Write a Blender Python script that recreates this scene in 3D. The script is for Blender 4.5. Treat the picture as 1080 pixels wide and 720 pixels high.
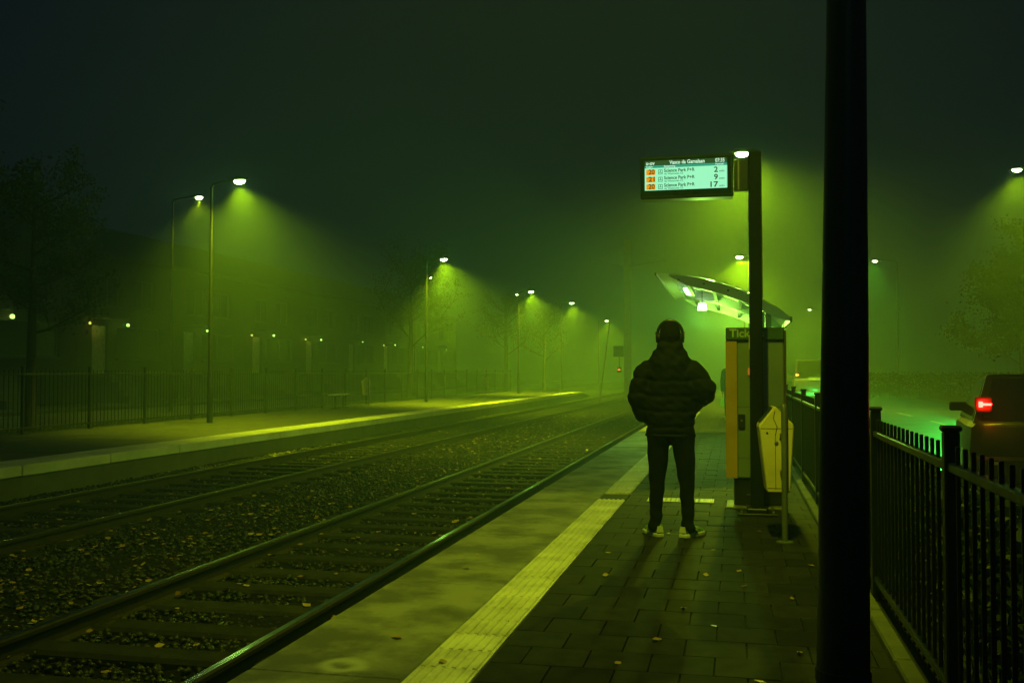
import bpy, math, random
import numpy as np
from mathutils import Vector, Matrix

R = math.radians
rnd = random.Random(7)
sc = bpy.context.scene
for o in list(bpy.data.objects):
    bpy.data.objects.remove(o)

# ------------------------------------------------------------------ camera
CAM_Z = 1.38
FPX = 1050.0                                   # focal length in photo pixels (1080 wide)
PITCH = math.atan(32 / FPX)
YAW = math.atan(235 / FPX * math.cos(PITCH))
cd = bpy.data.cameras.new('camera')
cd.sensor_width = 36.0
cd.lens = 36.0 * FPX / 1080.0
cd.clip_start = 0.05
cd.clip_end = 1500
cam = bpy.data.objects.new('camera', cd)
sc.collection.objects.link(cam)
cam.location = (0, 0, CAM_Z)
cam.rotation_euler = (R(90) + PITCH, 0, YAW)
sc.camera = cam

# ------------------------------------------------------------------ night sky, faint fill sun, exposure
SKY = (0.0036, 0.0052, 0.0092)
LAMP = (0.80, 1.0, 0.006)
wd = bpy.data.worlds.new('World')
sc.world = wd
wd.use_nodes = True
bg = wd.node_tree.nodes['Background']
bg.inputs['Color'].default_value = (*SKY, 1)
bg.inputs['Strength'].default_value = 1.0

sl = bpy.data.lights.new('fill_sun', 'SUN')
sl.energy = 0.02
sl.angle = R(12)
sl.color = (0.45, .9, 1.0)
so = bpy.data.objects.new('fill_sun', sl)
sc.collection.objects.link(so)
so.rotation_euler = (R(62), 0, R(8))           # added fill light from behind the photographer, lifts dark faces

sc.view_settings.view_transform = 'Standard'
sc.view_settings.look = 'None'
sc.view_settings.exposure = 0
sc.view_settings.gamma = 1
sc.view_settings.use_curve_mapping = False
sc.render.engine = 'CYCLES'
cy = sc.cycles
cy.use_denoising = True
try:
    cy.denoiser = 'OPENIMAGEDENOISE'
    cy.denoising_input_passes = 'RGB_ALBEDO_NORMAL'
    cy.denoising_prefilter = 'ACCURATE'
except Exception:
    pass
cy.use_adaptive_sampling = False
cy.max_bounces = 6
cy.diffuse_bounces = 2
cy.glossy_bounces = 2
cy.transmission_bounces = 4
cy.transparent_max_bounces = 8
cy.volume_bounces = 0
cy.sample_clamp_indirect = 3.0
cy.sample_clamp_direct = 0.0
cy.caustics_reflective = False
cy.caustics_refractive = False

# ------------------------------------------------------------------ helpers
COL = sc.collection


class MB:
    """collects shapes; build() links them as one mesh object"""
    def __init__(s):
        s.v = []
        s.f = []

    def add(s, v, f):
        n = len(s.v)
        s.v.extend([tuple(p) for p in v])
        s.f.extend([tuple(i + n for i in q) for q in f])
        return s

    def box(s, x0, x1, y0, y1, z0, z1):
        v = [(x0, y0, z0), (x1, y0, z0), (x1, y1, z0), (x0, y1, z0), (x0, y0, z1), (x1, y0, z1), (x1, y1, z1), (x0, y1, z1)]
        return s.add(v, [(0, 3, 2, 1), (4, 5, 6, 7), (0, 1, 5, 4), (1, 2, 6, 5), (2, 3, 7, 6), (3, 0, 4, 7)])

    def bbox(s, x0, x1, y0, y1, z0, z1, b=0.01):
        """box with all vertical and top edges chamfered"""
        b = min(b, (x1 - x0) * .45, (y1 - y0) * .45, (z1 - z0) * .45)
        def ring(i, z):
            return [(x0 + i + b, y0 + i, z), (x1 - i - b, y0 + i, z), (x1 - i, y0 + i + b, z), (x1 - i, y1 - i - b, z),
                    (x1 - i - b, y1 - i, z), (x0 + i + b, y1 - i, z), (x0 + i, y1 - i - b, z), (x0 + i, y0 + i + b, z)]
        return s.loft([ring(b * .7, z0), ring(0, z0 + b), ring(0, z1 - b), ring(b * .7, z1)])

    def loft(s, rings, cap=True, closed=True):
        n = len(rings[0])
        v = [p for r in rings for p in r]
        f = []
        for k in range(len(rings) - 1):
            for i in range(n if closed else n - 1):
                j = (i + 1) % n
                f.append((k * n + i, k * n + j, (k + 1) * n + j, (k + 1) * n + i))
        if cap and closed:
            f.append(tuple(range(n - 1, -1, -1)))
            f.append(tuple((len(rings) - 1) * n + i for i in range(n)))
        return s.add(v, f)

    def tube(s, pts, rad, n=8):
        pts = [Vector(p) for p in pts]
        if not isinstance(rad, (list, tuple)):
            rad = [rad] * len(pts)
        rings = []
        prev = None
        for i, p in enumerate(pts):
            t = (pts[min(i + 1, len(pts) - 1)] - pts[max(i - 1, 0)]).normalized()
            if prev is None:
                a = Vector((0, 0, 1)) if abs(t.z) < .9 else Vector((1, 0, 0))
                u = t.cross(a).normalized()
            else:
                u = (prev - t * prev.dot(t)).normalized()
            prev = u
            w = t.cross(u)
            rings.append([p + (u * math.cos(2 * math.pi * k / n) + w * math.sin(2 * math.pi * k / n)) * rad[i] for k in range(n)])
        return s.loft(rings)

    def lathe(s, prof, c=(0, 0, 0), n=16, sx=1, sy=1):
        rings = [[(c[0] + r * sx * math.cos(2 * math.pi * k / n), c[1] + r * sy * math.sin(2 * math.pi * k / n), c[2] + z) for k in range(n)] for r, z in prof]
        return s.loft(rings)

    def prism(s, poly, a0, a1, axis='y'):
        """poly of (u, w) pairs extruded along an axis"""
        def P(u, w, a):
            return (u, a, w) if axis == 'y' else ((a, u, w) if axis == 'x' else (u, w, a))
        return s.loft([[P(u, w, a0) for u, w in poly], [P(u, w, a1) for u, w in poly]])

    def mesh(s, name, mat, smooth=False):
        m = bpy.data.meshes.new(name)
        m.from_pydata(s.v, [], s.f)
        m.validate()
        import bmesh
        b = bmesh.new()
        b.from_mesh(m)
        bmesh.ops.recalc_face_normals(b, faces=b.faces)
        b.to_mesh(m)
        b.free()
        if mat:
            m.materials.append(mat)
        if smooth:
            m.polygons.foreach_set('use_smooth', [True] * len(m.polygons))
            try:
                m.set_sharp_from_angle(angle=R(40))
            except Exception:
                pass
        m.update()
        return m

    def build(s, name, mat, parent=None, loc=None, smooth=False, rot=None):
        return link(name, s.mesh(name, mat, smooth), parent, loc, rot)


def link(name, mesh, parent=None, loc=None, rot=None):
    o = bpy.data.objects.new(name, mesh)
    COL.objects.link(o)
    o.parent = parent
    if loc is not None:
        o.location = loc
    if rot is not None:
        o.rotation_euler = rot
    return o


def thing(name, label, cat, loc=(0, 0, 0), rz=0, group=None):
    o = bpy.data.objects.new(name, None)
    o.empty_display_size = .2
    COL.objects.link(o)
    o.location = loc
    o.rotation_euler = (0, 0, rz)
    return tag(o, label, cat, group)


def tag(o, label, cat, group=None):
    o['label'] = label
    o['category'] = cat
    if group:
        o['group'] = group
    return o


def struct(o, label=None):
    o['kind'] = 'structure'
    if label:
        o['label'] = label
    return o


def copy_tree(o, parent=None):
    c = o.copy()
    COL.objects.link(c)
    c.parent = parent
    for ch in list(o.children):
        copy_tree(ch, c)
    return c


def raw(name, v, f, mat, parent=None):
    """fast mesh from numpy arrays, f is (n, k)"""
    v = np.asarray(v, np.float32)
    f = np.asarray(f, np.int32)
    m = bpy.data.meshes.new(name)
    m.vertices.add(len(v))
    m.vertices.foreach_set('co', v.ravel())
    k = f.shape[1]
    m.loops.add(f.size)
    m.loops.foreach_set('vertex_index', f.ravel())
    m.polygons.add(len(f))
    m.polygons.foreach_set('loop_start', np.arange(0, f.size, k, dtype=np.int32))
    m.polygons.foreach_set('loop_total', np.full(len(f), k, np.int32))
    m.update(calc_edges=True)
    m.materials.append(mat)
    return link(name, m, parent)


# ------------------------------------------------------------------ materials
MC = {}


def mat(name, col, rough=.6, metal=0., col2=None, scale=4., detail=6., bump=0., bscale=None, vary=0., rvar=0.,
        emit=None, estr=0., spec=None, coat=0., sub=0., trans=0., alpha=1., local=False, thr=None):
    if name in MC:
        return MC[name]
    m = bpy.data.materials.new(name)
    m.use_nodes = True
    nt = m.node_tree
    N, L = nt.nodes, nt.links
    b = N['Principled BSDF']
    b.inputs['Base Color'].default_value = (*col, 1)
    b.inputs['Roughness'].default_value = rough
    b.inputs['Metallic'].default_value = metal
    if spec is not None:
        b.inputs['Specular IOR Level'].default_value = spec
    if coat:
        b.inputs['Coat Weight'].default_value = coat
        b.inputs['Coat Roughness'].default_value = .12
    if trans:
        b.inputs['Transmission Weight'].default_value = trans
    if alpha < 1:
        b.inputs['Alpha'].default_value = alpha
    if emit:
        b.inputs['Emission Color'].default_value = (*emit, 1)
        b.inputs['Emission Strength'].default_value = estr
    if local:
        vec = N.new('ShaderNodeTexCoord').outputs['Object']
    else:
        vec = N.new('ShaderNodeNewGeometry').outputs['Position']
    if col2 is None:
        col2 = tuple(c * .55 for c in col)
    nz = N.new('ShaderNodeTexNoise')
    nz.inputs['Scale'].default_value = scale
    nz.inputs['Detail'].default_value = detail
    nz.inputs['Roughness'].default_value = .62
    L.new(vec, nz.inputs['Vector'])
    rp = N.new('ShaderNodeValToRGB')
    lo, hi = thr or (.32, .68)
    rp.color_ramp.elements[0].position = lo
    rp.color_ramp.elements[1].position = hi
    rp.color_ramp.elements[0].color = (*col2, 1)
    rp.color_ramp.elements[1].color = (*col, 1)
    L.new(nz.outputs['Fac'], rp.inputs['Fac'])
    out = rp.outputs['Color']
    if vary:
        oi = N.new('ShaderNodeObjectInfo')
        mr = N.new('ShaderNodeMapRange')
        mr.inputs['To Min'].default_value = 1 - vary
        mr.inputs['To Max'].default_value = 1 + vary
        L.new(oi.outputs['Random'], mr.inputs['Value'])
        hs = N.new('ShaderNodeHueSaturation')
        L.new(mr.outputs['Result'], hs.inputs['Value'])
        L.new(out, hs.inputs['Color'])
        out = hs.outputs['Color']
    L.new(out, b.inputs['Base Color'])
    if rvar:
        mr2 = N.new('ShaderNodeMapRange')
        mr2.inputs['To Min'].default_value = max(.03, rough - rvar)
        mr2.inputs['To Max'].default_value = min(1, rough + rvar)
        n3 = N.new('ShaderNodeTexNoise')
        n3.inputs['Scale'].default_value = scale * .6
        n3.inputs['Detail'].default_value = 4
        L.new(vec, n3.inputs['Vector'])
        L.new(n3.outputs['Fac'], mr2.inputs['Value'])
        L.new(mr2.outputs['Result'], b.inputs['Roughness'])
    if bump:
        n2 = N.new('ShaderNodeTexNoise')
        n2.inputs['Scale'].default_value = bscale or scale * 8
        n2.inputs['Detail'].default_value = 5
        L.new(vec, n2.inputs['Vector'])
        bp = N.new('ShaderNodeBump')
        bp.inputs['Strength'].default_value = 1
        bp.inputs['Distance'].default_value = bump
        L.new(n2.outputs['Fac'], bp.inputs['Height'])
        L.new(bp.outputs['Normal'], b.inputs['Normal'])
    MC[name] = m
    return m


def emat(name, col, s):
    if name in MC:
        return MC[name]
    m = bpy.data.materials.new(name)
    m.use_nodes = True
    nt = m.node_tree
    b = nt.nodes['Principled BSDF']
    b.inputs['Base Color'].default_value = (.02, .02, .02, 1)
    b.inputs['Emission Color'].default_value = (*col, 1)
    b.inputs['Emission Strength'].default_value = s
    MC[name] = m
    return m


M_ground = mat('ground_soil', (.05, .055, .035), .95, col2=(.025, .028, .018), scale=.8, bump=.03, bscale=9)
M_asph = mat('asphalt', (.10, .105, .10), .42, col2=(.06, .062, .06), scale=1.2, bump=.004, bscale=90, rvar=.18)
M_conc = mat('concrete_slab', (.32, .31, .27), .5, col2=(.13, .125, .11), scale=2.2, detail=12, bump=.003, bscale=60, rvar=.18, thr=(.41, .59))
M_wall = mat('concrete_wall', (.12, .115, .105), .75, col2=(.055, .055, .048), scale=1.6, bump=.003, bscale=40)
M_opp = mat('platform_paving_concrete', (.06, .06, .055), .65, col2=(.032, .032, .03), scale=1.3, bump=.003, bscale=40, rvar=.1)
M_oppe = mat('platform_edge_concrete', (.62, .60, .53), .6, col2=(.40, .39, .34), scale=1.7, bump=.003, bscale=40)
M_pav = mat('dark_paver', (.030, .0295, .028), .75, spec=.18, col2=(.012, .0118, .011), scale=9, bump=.0015, bscale=160, vary=.28, rvar=.12)
M_joint = mat('joint_sand', (.03, .03, .026), .95, scale=30, bump=.003, bscale=200)
M_tact = mat('tactile_white_concrete', (.80, .77, .65), .5, col2=(.46, .43, .35), scale=3.2, bump=.001, bscale=150, vary=.14, thr=(.3, .55))
M_kerb = mat('kerb_stone', (.17, .17, .15), .8, col2=(.08, .085, .065), scale=5, bump=.003, bscale=50, vary=.15)
M_rail = mat('polished_rail', (.72, .70, .66), .17, 1., col2=(.45, .43, .40), scale=3, rvar=.08)
M_rust = mat('rusty_steel', (.04, .026, .018), .85, .1, col2=(.018, .013, .010), scale=14, bump=.002, bscale=90)
M_slp = mat('sleeper_concrete', (.036, .034, .030), .9, spec=.2, col2=(.013, .0127, .012), scale=6, bump=.004, bscale=40, vary=.2)
M_bal = mat('ballast_bed', (.013, .012, .011), .95, spec=.15, col2=(.006, .0057, .005), scale=22, bump=.03, bscale=28)
M_stone = mat('ballast_stone', (.034, .032, .029), .5, col2=(.010, .0097, .009), scale=16, rvar=.3)
M_leaf_dry = mat('dry_leaf', (.55, .38, .09), .4, col2=(.24, .12, .03), scale=3, detail=2)
M_steel = mat('dark_painted_steel', (.013, .016, .016), .45, .0, col2=(.008, .010, .010), scale=5, rvar=.12, bump=.0006, bscale=70)
M_galv = mat('galvanised_steel', (.30, .31, .30), .42, .7, col2=(.18, .19, .18), scale=6, rvar=.12)
M_fence = mat('fence_black_steel', (.012, .014, .014), .34, .1, col2=(.008, .009, .009), scale=7, rvar=.12)
M_lens = emat('lamp_lens', (.80, 1.0, .42), 42.)
M_lens_off = mat('lamp_lens_off', (.3, .3, .28), .2)
M_bin = mat('bin_yellow_enamel', (.82, .70, .26), .42, col2=(.60, .48, .14), scale=2.4, local=True, rvar=.1, bump=.0008, bscale=30, thr=(.2, .5))
M_black = mat('black_plastic', (.015, .016, .016), .45, scale=8)
M_mach = mat('machine_grey_green', (.20, .26, .22), .42, col2=(.15, .20, .17), scale=2.2, rvar=.08)
M_machs = mat('machine_side', (.09, .11, .10), .5, scale=3)
M_orange = mat('machine_orange_panel', (.52, .32, .02), .5, col2=(.40, .24, .015), scale=3, rvar=.08)
M_glass = mat('dark_glass', (.012, .014, .014), .06, spec=.6, scale=2)
M_roofp = mat('shelter_frosted_panel', (.55, .60, .55), .35, trans=.55, col2=(.45, .5, .45), scale=2)
M_shel = mat('shelter_grey_steel', (.16, .18, .16), .4, .2, scale=4, rvar=.1)
M_bark = mat('bark', (.05, .04, .03), .9, scale=9, bump=.02, bscale=14)
M_brick = mat('house_brick', (.05, .028, .02), .85, scale=3, bump=.004, bscale=20)
M_tile = mat('roof_tile', (.04, .035, .033), .7, scale=3)
M_white = mat('window_frame_paint', (.10, .10, .095), .5, scale=4)
M_grassm = mat('verge_grass_blade', (.05, .075, .025), .7, scale=3)


def leafmat(name, c1, c2):
    m = bpy.data.materials.new(name)
    m.use_nodes = True
    N, L = m.node_tree.nodes, m.node_tree.links
    b = N['Principled BSDF']
    g = N.new('ShaderNodeNewGeometry')
    nz = N.new('ShaderNodeTexNoise')
    nz.inputs['Scale'].default_value = 2.5
    L.new(g.outputs['Position'], nz.inputs['Vector'])
    rp = N.new('ShaderNodeValToRGB')
    rp.color_ramp.elements[0].color = (*c2, 1)
    rp.color_ramp.elements[1].color = (*c1, 1)
    L.new(nz.outputs['Fac'], rp.inputs['Fac'])
    L.new(rp.outputs['Color'], b.inputs['Base Color'])
    b.inputs['Roughness'].default_value = .5
    t = N.new('ShaderNodeBsdfTranslucent')
    L.new(rp.outputs['Color'], t.inputs['Color'])
    mx = N.new('ShaderNodeMixShader')
    mx.inputs['Fac'].default_value = .4
    L.new(b.outputs[0], mx.inputs[1])
    L.new(t.outputs[0], mx.inputs[2])
    L.new(mx.outputs[0], N['Material Output'].inputs['Surface'])
    return m


M_leaf = leafmat('tree_leaf', (.08, .12, .03), (.035, .055, .018))

# worn ring stain on the platform edge slab, at a fixed place on the concrete
def add_ring_stain(m, c, r, w, col, fac):
    N, L = m.node_tree.nodes, m.node_tree.links
    b = N['Principled BSDF']
    src = b.inputs['Base Color'].links[0].from_socket
    g = N.new('ShaderNodeNewGeometry')
    nz = N.new('ShaderNodeTexNoise')
    nz.inputs['Scale'].default_value = 6
    L.new(g.outputs['Position'], nz.inputs['Vector'])
    sub = N.new('ShaderNodeVectorMath'); sub.operation = 'SUBTRACT'
    sub.inputs[1].default_value = (.5, .5, .5)
    L.new(nz.outputs['Color'], sub.inputs[0])
    scl = N.new('ShaderNodeVectorMath'); scl.operation = 'SCALE'
    scl.inputs['Scale'].default_value = .09
    L.new(sub.outputs[0], scl.inputs[0])
    ad = N.new('ShaderNodeVectorMath'); ad.operation = 'ADD'
    L.new(g.outputs['Position'], ad.inputs[0]); L.new(scl.outputs[0], ad.inputs[1])
    ds = N.new('ShaderNodeVectorMath'); ds.operation = 'DISTANCE'
    ds.inputs[1].default_value = c
    L.new(ad.outputs[0], ds.inputs[0])
    s1 = N.new('ShaderNodeMath'); s1.operation = 'SUBTRACT'; s1.inputs[1].default_value = r
    L.new(ds.outputs['Value'], s1.inputs[0])
    a1 = N.new('ShaderNodeMath'); a1.operation = 'ABSOLUTE'
    L.new(s1.outputs[0], a1.inputs[0])
    mr = N.new('ShaderNodeMapRange'); mr.interpolation_type = 'SMOOTHSTEP'
    mr.inputs['From Min'].default_value = 0; mr.inputs['From Max'].default_value = w
    mr.inputs['To Min'].default_value = fac; mr.inputs['To Max'].default_value = 0
    L.new(a1.outputs[0], mr.inputs['Value'])
    mx = N.new('ShaderNodeMixRGB')
    mx.inputs['Color2'].default_value = (*col, 1)
    L.new(mr.outputs['Result'], mx.inputs['Fac']); L.new(src, mx.inputs['Color1'])
    L.new(mx.outputs['Color'], b.inputs['Base Color'])


add_ring_stain(M_conc, (-1.82, 4.45, 0), .085, .07, (.55, .54, .48), .8)

# ------------------------------------------------------------------ ground, road, tracks' bed
Z_ROAD = -.05
Z_BED = -.34
o = MB().add([(-300, -60, -.52), (300, -60, -.52), (300, 320, -.52), (-300, 320, -.52)], [(0, 1, 2, 3)]).build('ground', M_ground)
struct(o)

# ballast bed: gently uneven sheet between the platforms
nx, ny = 60, 260
xs = np.linspace(-9.75, -2.15, nx)
ys = np.concatenate([np.linspace(-4, 30, 190), np.linspace(30.6, 150, ny - 190)])
gx, gy = np.meshgrid(xs, ys)
rs = np.random.RandomState(3)
gz = Z_BED - .02 + .012 * np.sin(gx * 3.1 + gy * .7) + .01 * np.sin(gy * 2.3 - gx * 1.7) + rs.uniform(-.012, .012, gx.shape)
gz += .035 * np.exp(-((gx + 5.45) / .8) ** 2)
v = np.stack([gx, gy, gz], -1).reshape(-1, 3)
ii = np.arange(len(ys) - 1)[:, None] * nx + np.arange(nx - 1)[None, :]
f = np.stack([ii, ii + 1, ii + nx + 1, ii + nx], -1).reshape(-1, 4)
o = raw('ballast_bed', v, f, M_bal)
struct(o)
for p in o.data.polygons:
    p.use_smooth = True

# loose stones on the bed
def stones(n, y0, y1, smin, smax, seed):
    r = np.random.RandomState(seed)
    base = np.array([(1, 0, 0), (-1, 0, 0), (0, 1, 0), (0, -1, 0), (0, 0, 1), (0, 0, -1)], np.float32)
    tri = np.array([(0, 2, 4), (2, 1, 4), (1, 3, 4), (3, 0, 4), (2, 0, 5), (1, 2, 5), (3, 1, 5), (0, 3, 5)], np.int32)
    yy = y0 + (y1 - y0) * r.rand(n) ** 1.25
    xx = r.uniform(-9.55, -2.3, n)
    size = r.uniform(smin, smax, n)
    a = r.uniform(0, 6.28, n)
    vv = base[None] * r.uniform(.55, 1.15, (n, 6, 1)) * size[:, None, None]
    vv = vv + r.uniform(-.25, .25, vv.shape) * size[:, None, None]
    vv[..., 2] *= .75
    c, s = np.cos(a)[:, None], np.sin(a)[:, None]
    w = vv.copy()
    w[..., 0] = vv[..., 0] * c - vv[..., 1] * s
    w[..., 1] = vv[..., 0] * s + vv[..., 1] * c
    w[..., 0] += xx[:, None]
    w[..., 1] += yy[:, None]
    w[..., 2] += (Z_BED - .012 + .035 * np.exp(-((xx + 5.45) / .8) ** 2))[:, None] + r.uniform(-.01, .012, n)[:, None]
    ff = tri[None] + (np.arange(n) * 6)[:, None, None]
    return w.reshape(-1, 3), ff.reshape(-1, 3)


v1, f1 = stones(34000, 2.5, 20, .018, .040, 1)
v2, f2 = stones(22000, 19, 75, .028, .055, 2)
o = raw('ballast_gravel', np.concatenate([v1, v2]), np.concatenate([f1, f2 + len(v1)]), M_stone)
o['kind'] = 'stuff'
o['label'] = 'dark crushed stone ballast between and around the rails'

# leaves: shared small curled leaf shapes
def leaf_arrays(n, seed, px, py, pz, smin, smax, flat=.25):
    r = np.random.RandomState(seed)
    base = np.array([(-.5, 0, .02), (-.18, -.3, .05), (.2, -.24, .04), (.5, 0, .09), (.2, .24, .05), (-.18, .3, .06), (0, 0, -.0)], np.float32)
    tri = np.array([(6, 0, 1), (6, 1, 2), (6, 2, 3), (6, 3, 4), (6, 4, 5), (6, 5, 0)], np.int32)
    s = r.uniform(smin, smax, n)
    vv = np.repeat(base[None], n, 0) * s[:, None, None]
    vv[..., 2] *= r.uniform(.6, 3.5, n)[:, None]
    a, b = r.uniform(0, 6.28, n), r.uniform(-flat, flat, n)
    y2 = vv[..., 1] * np.cos(b)[:, None] - vv[..., 2] * np.sin(b)[:, None]
    z2 = vv[..., 1] * np.sin(b)[:, None] + vv[..., 2] * np.cos(b)[:, None]
    w = np.empty_like(vv)
    w[..., 0] = vv[..., 0] * np.cos(a)[:, None] - y2 * np.sin(a)[:, None]
    w[..., 1] = vv[..., 0] * np.sin(a)[:, None] + y2 * np.cos(a)[:, None]
    w[..., 2] = z2
    w[..., 0] += px[:, None]; w[..., 1] += py[:, None]; w[..., 2] += pz[:, None]
    return w.reshape(-1, 3), (tri[None] + (np.arange(n) * 7)[:, None, None]).reshape(-1, 3)


r_ = np.random.RandomState(11)
n = 2200
px = np.where(r_.rand(n) < .6, r_.normal(-5.5, .7, n), r_.uniform(-9.4, -2.5, n))
py = 3 + 37 * r_.rand(n) ** 1.1
v, f = leaf_arrays(n, 12, px, py, np.full(n, Z_BED + .03), .035, .085, .6)
o = raw('track_leaf_litter', v, f, M_leaf_dry)
o['kind'] = 'stuff'
o['label'] = 'brown fallen leaves scattered over the ballast'

# ------------------------------------------------------------------ tracks
Z_RAIL = -.20
def rail_profile(cx):
    z = Z_RAIL
    h = [(-.062, -.150), (.062, -.150), (.062, -.140), (.012, -.122), (.010, -.042), (.034, -.032), (.036, -.008), (.028, 0), (-.028, 0), (-.036, -.008), (-.034, -.032), (-.010, -.042), (-.012, -.122), (-.062, -.140)]
    return [(cx + u, z + w) for u, w in h]


def sleeper_mesh():
    b = MB()
    b.loft([[(-1.2, -.125, 0), (1.2, -.125, 0), (1.2, .125, 0), (-1.2, .125, 0)],
            [(-1.2, -.125, .06), (1.2, -.125, .06), (1.2, .125, .06), (-1.2, .125, .06)],
            [(-1.185, -.10, .085), (1.185, -.10, .085), (1.185, .10, .085), (-1.185, .10, .085)]])
    return b.mesh('sleeper', M_slp)


slm = sleeper_mesh()
clipm = MB().bbox(-.025, .025, -.05, .05, 0, .03, .006).mesh('rail_clip', M_rust)
for cx, lab, ph in ((-3.49, 'steel tram track running along the near platform edge', .1), (-7.55, 'steel tram track running along the far platform wall', .33)):
    t = thing('tram_track', lab, 'track', (cx, 0, 0), 0, 'tram tracks')
    for s, g in ((-1, .755 if cx > -5 else .85), (1, .755 if cx > -5 else .85)):
        ra = MB().prism(rail_profile(s * g), -4, 150).build('rail', M_rust, t)
        MB().box(s * g - .022, s * g + .022, -4, 150, Z_RAIL - .001, Z_RAIL + .003).build('running_surface', M_rail, ra)
    for k in range(148):
        y = 1.0 + ph + k * .62
        link('sleeper', slm, t, (rnd.uniform(-.012, .012), y, Z_BED - .095 + rnd.uniform(.028, .046)), (0, 0, rnd.uniform(-.008, .008)))
        if k < 40:
            for s in (-1, 1):
                for e in (-.09, .09):
                    link('rail_clip', clipm, t, (s * (.755 if cx > -5 else .85) + e, y, Z_BED + .034 - .04))

# ------------------------------------------------------------------ near platform
plat = MB().box(-2.16, 1.05, -6, 75, -.5, -.016).build('near_platform', M_joint)
struct(plat)
MB().box(-2.195, -2.17, -6, 75, -.5, -.17).build('platform_wall', M_wall, plat)
slab = MB().bbox(0, .752, .004, 1.996, -.16, 0, .010).mesh('edge_slab', M_conc)
for k in range(38):
    link('edge_slab', slab, plat, (-2.22, -4 + 2 * k + .3, rnd.uniform(-.0015, .0015)))

# tactile guidance tiles
tb = MB().bbox(.002, .298, .002, .298, -.02, .001, .003)
for k in range(6):
    x = .026 + k * .0495
    tb.prism([(x - .014, 0), (x - .009, .009), (x + .009, .009), (x + .014, 0)], .008, .292)
tmesh = tb.mesh('tactile_tile', M_tact)
for k in range(110):
    y = 1.8 + k * .3
    if 10.75 < y < 11.25:
        continue
    link('tactile_tile', tmesh, plat, (-1.462, y, rnd.uniform(-.001, .001)))
tm2 = MB().bbox(.002, .298, .002, .298, -.004, .004, .003)
for i in range(5):
    for j in range(5):
        tm2.lathe([(.014, .004), (.010, .009), (.004, .010)], (.045 + i * .052, .045 + j * .052, 0), 8)
tmesh2 = tm2.mesh('tactile_stud_tile', M_tact)
for k in range(2):
    link('tactile_stud_tile', tmesh2, plat, (-.93 + .3 * k, 10.72, .005))
link('tactile_stud_tile', tmesh2, plat, (-.63 + .3, 10.72, .005)).scale = (.35, 1, 1)

# 30 x 30 cm pavers in half bond
pms = []
for k in range(3):
    b = MB().bbox(.0025, .2985, .0025, .2985, -.045, 0, .004)
    pms.append(b.mesh('paver', M_pav))
half = MB().bbox(.0025, .147, .0025, .2985, -.045, 0, .004).mesh('paver', M_pav)
rest = MB()
cnt = 0
X0, X1 = -1.155, .715
for rrow in range(-14, 126):
    y = 3.15 + rrow * .301
    off = -.1505 if rrow % 2 else 0
    x = X0 + off
    while x < X1 - .02:
        full = x >= X0 - .001
        w0, w1 = max(x, X0), min(x + .301, X1)
        zz = rnd.uniform(-.0022, .0018)
        if w1 - w0 > .05:
            if 0 <= rrow and cnt < 300:
                if w1 - w0 > .29:
                    po = link('paver', pms[rnd.randrange(3)], plat, (w0, y, zz))
                else:
                    po = link('paver', pms[0], plat, (w0, y, zz))
                    po.scale = ((w1 - w0) / .301, 1, 1)
                po.rotation_euler = (rnd.uniform(-.003, .003), rnd.uniform(-.003, .003), rnd.uniform(-.004, .004))
                cnt += 1
            else:
                rest.bbox(w0 + .0025, w1 - .0025, y + .0025, y + .2985, -.045, zz, .004)
        x += .301
po = rest.build('paver_rest', M_pav, plat)
po['kind'] = 'stuff'
for k in range(1):
    link('paver', pms[0], plat, (-1.46, 10.8 + .004, -.002))
    p2 = link('paver', pms[1], plat, (-1.46, 11.105, -.002)); p2.scale = (1, .6, 1)
# kerb along the fence
km = MB().bbox(0, .085, .004, .996, -.2, .035, .012).mesh('kerb_stone', M_kerb)
for k in range(44):
    link('kerb_stone', km, plat, (.722, -4 + k, rnd.uniform(-.004, .004)), (0, 0, rnd.uniform(-.004, .004)))

# loose dry leaves on the platform
lp = [(-.12, 5.55), (-.55, 4.75), (-.30, 5.9), (.05, 6.6), (-.95, 7.6), (-.86, 6.75), (-.20, 6.9), (.30, 5.1), (.33, 6.3), (-.17, 7.9), (-.56, 8.62), (-1.36, 4.58), (-1.32, 4.18), (-1.72, 4.95), (.02, 7.1), (.52, 7.4), (-.4, 5.2), (.2, 8.9), (-.75, 9.9), (.1, 4.6), (-1.9, 7.3), (-1.85, 6.8)]
for i, (x, y) in enumerate(lp):
    v, f = leaf_arrays(1, 40 + i, np.array([0.]), np.array([0.]), np.array([0.]), .045, .075, .2)
    v = np.array(v)
    v[:, 2] -= v[:, 2].min()
    lo = raw('fallen_leaf', v, f, M_leaf_dry)
    lo.location = (x, y, .0045 if not -1.47 < x < -1.15 else .009)
    tag(lo, 'small dry curled leaf lying on the platform paving', 'leaf', 'leaves on the near platform')

# ------------------------------------------------------------------ far platform
ZO = .08
opp = MB().box(-14.7, -9.8, 4, 64, -.5, ZO).build('far_platform', M_opp)
struct(opp)
MB().box(-9.79, -9.66, 4, 64, -.5, ZO - .145).build('platform_wall', M_wall, opp)
eo = MB().bbox(-.72, 0, .004, 1.996, -.14, .012, .012).mesh('edge_slab', M_oppe)
for k in range(30):
    link('edge_slab', eo, opp, (-9.62, 4 + 2 * k, ZO + rnd.uniform(-.003, .003)))
MB().prism([(64.0, -.5), (69.5, -.5), (64.0, ZO - .01)], -14.7, -9.7, 'x').build('end_ramp', M_opp, opp)
pm = MB().bbox(.004, .996, .004, .996, -.02, .006, .008).mesh('paving_slab', M_opp)
for i in range(4):
    for k in range(56):
        if (i * 31 + k) < 400:
            link('paving_slab', pm, opp, (-11.35 - i * 1.0, 7 + k, ZO + rnd.uniform(-.002, .002)))

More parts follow.
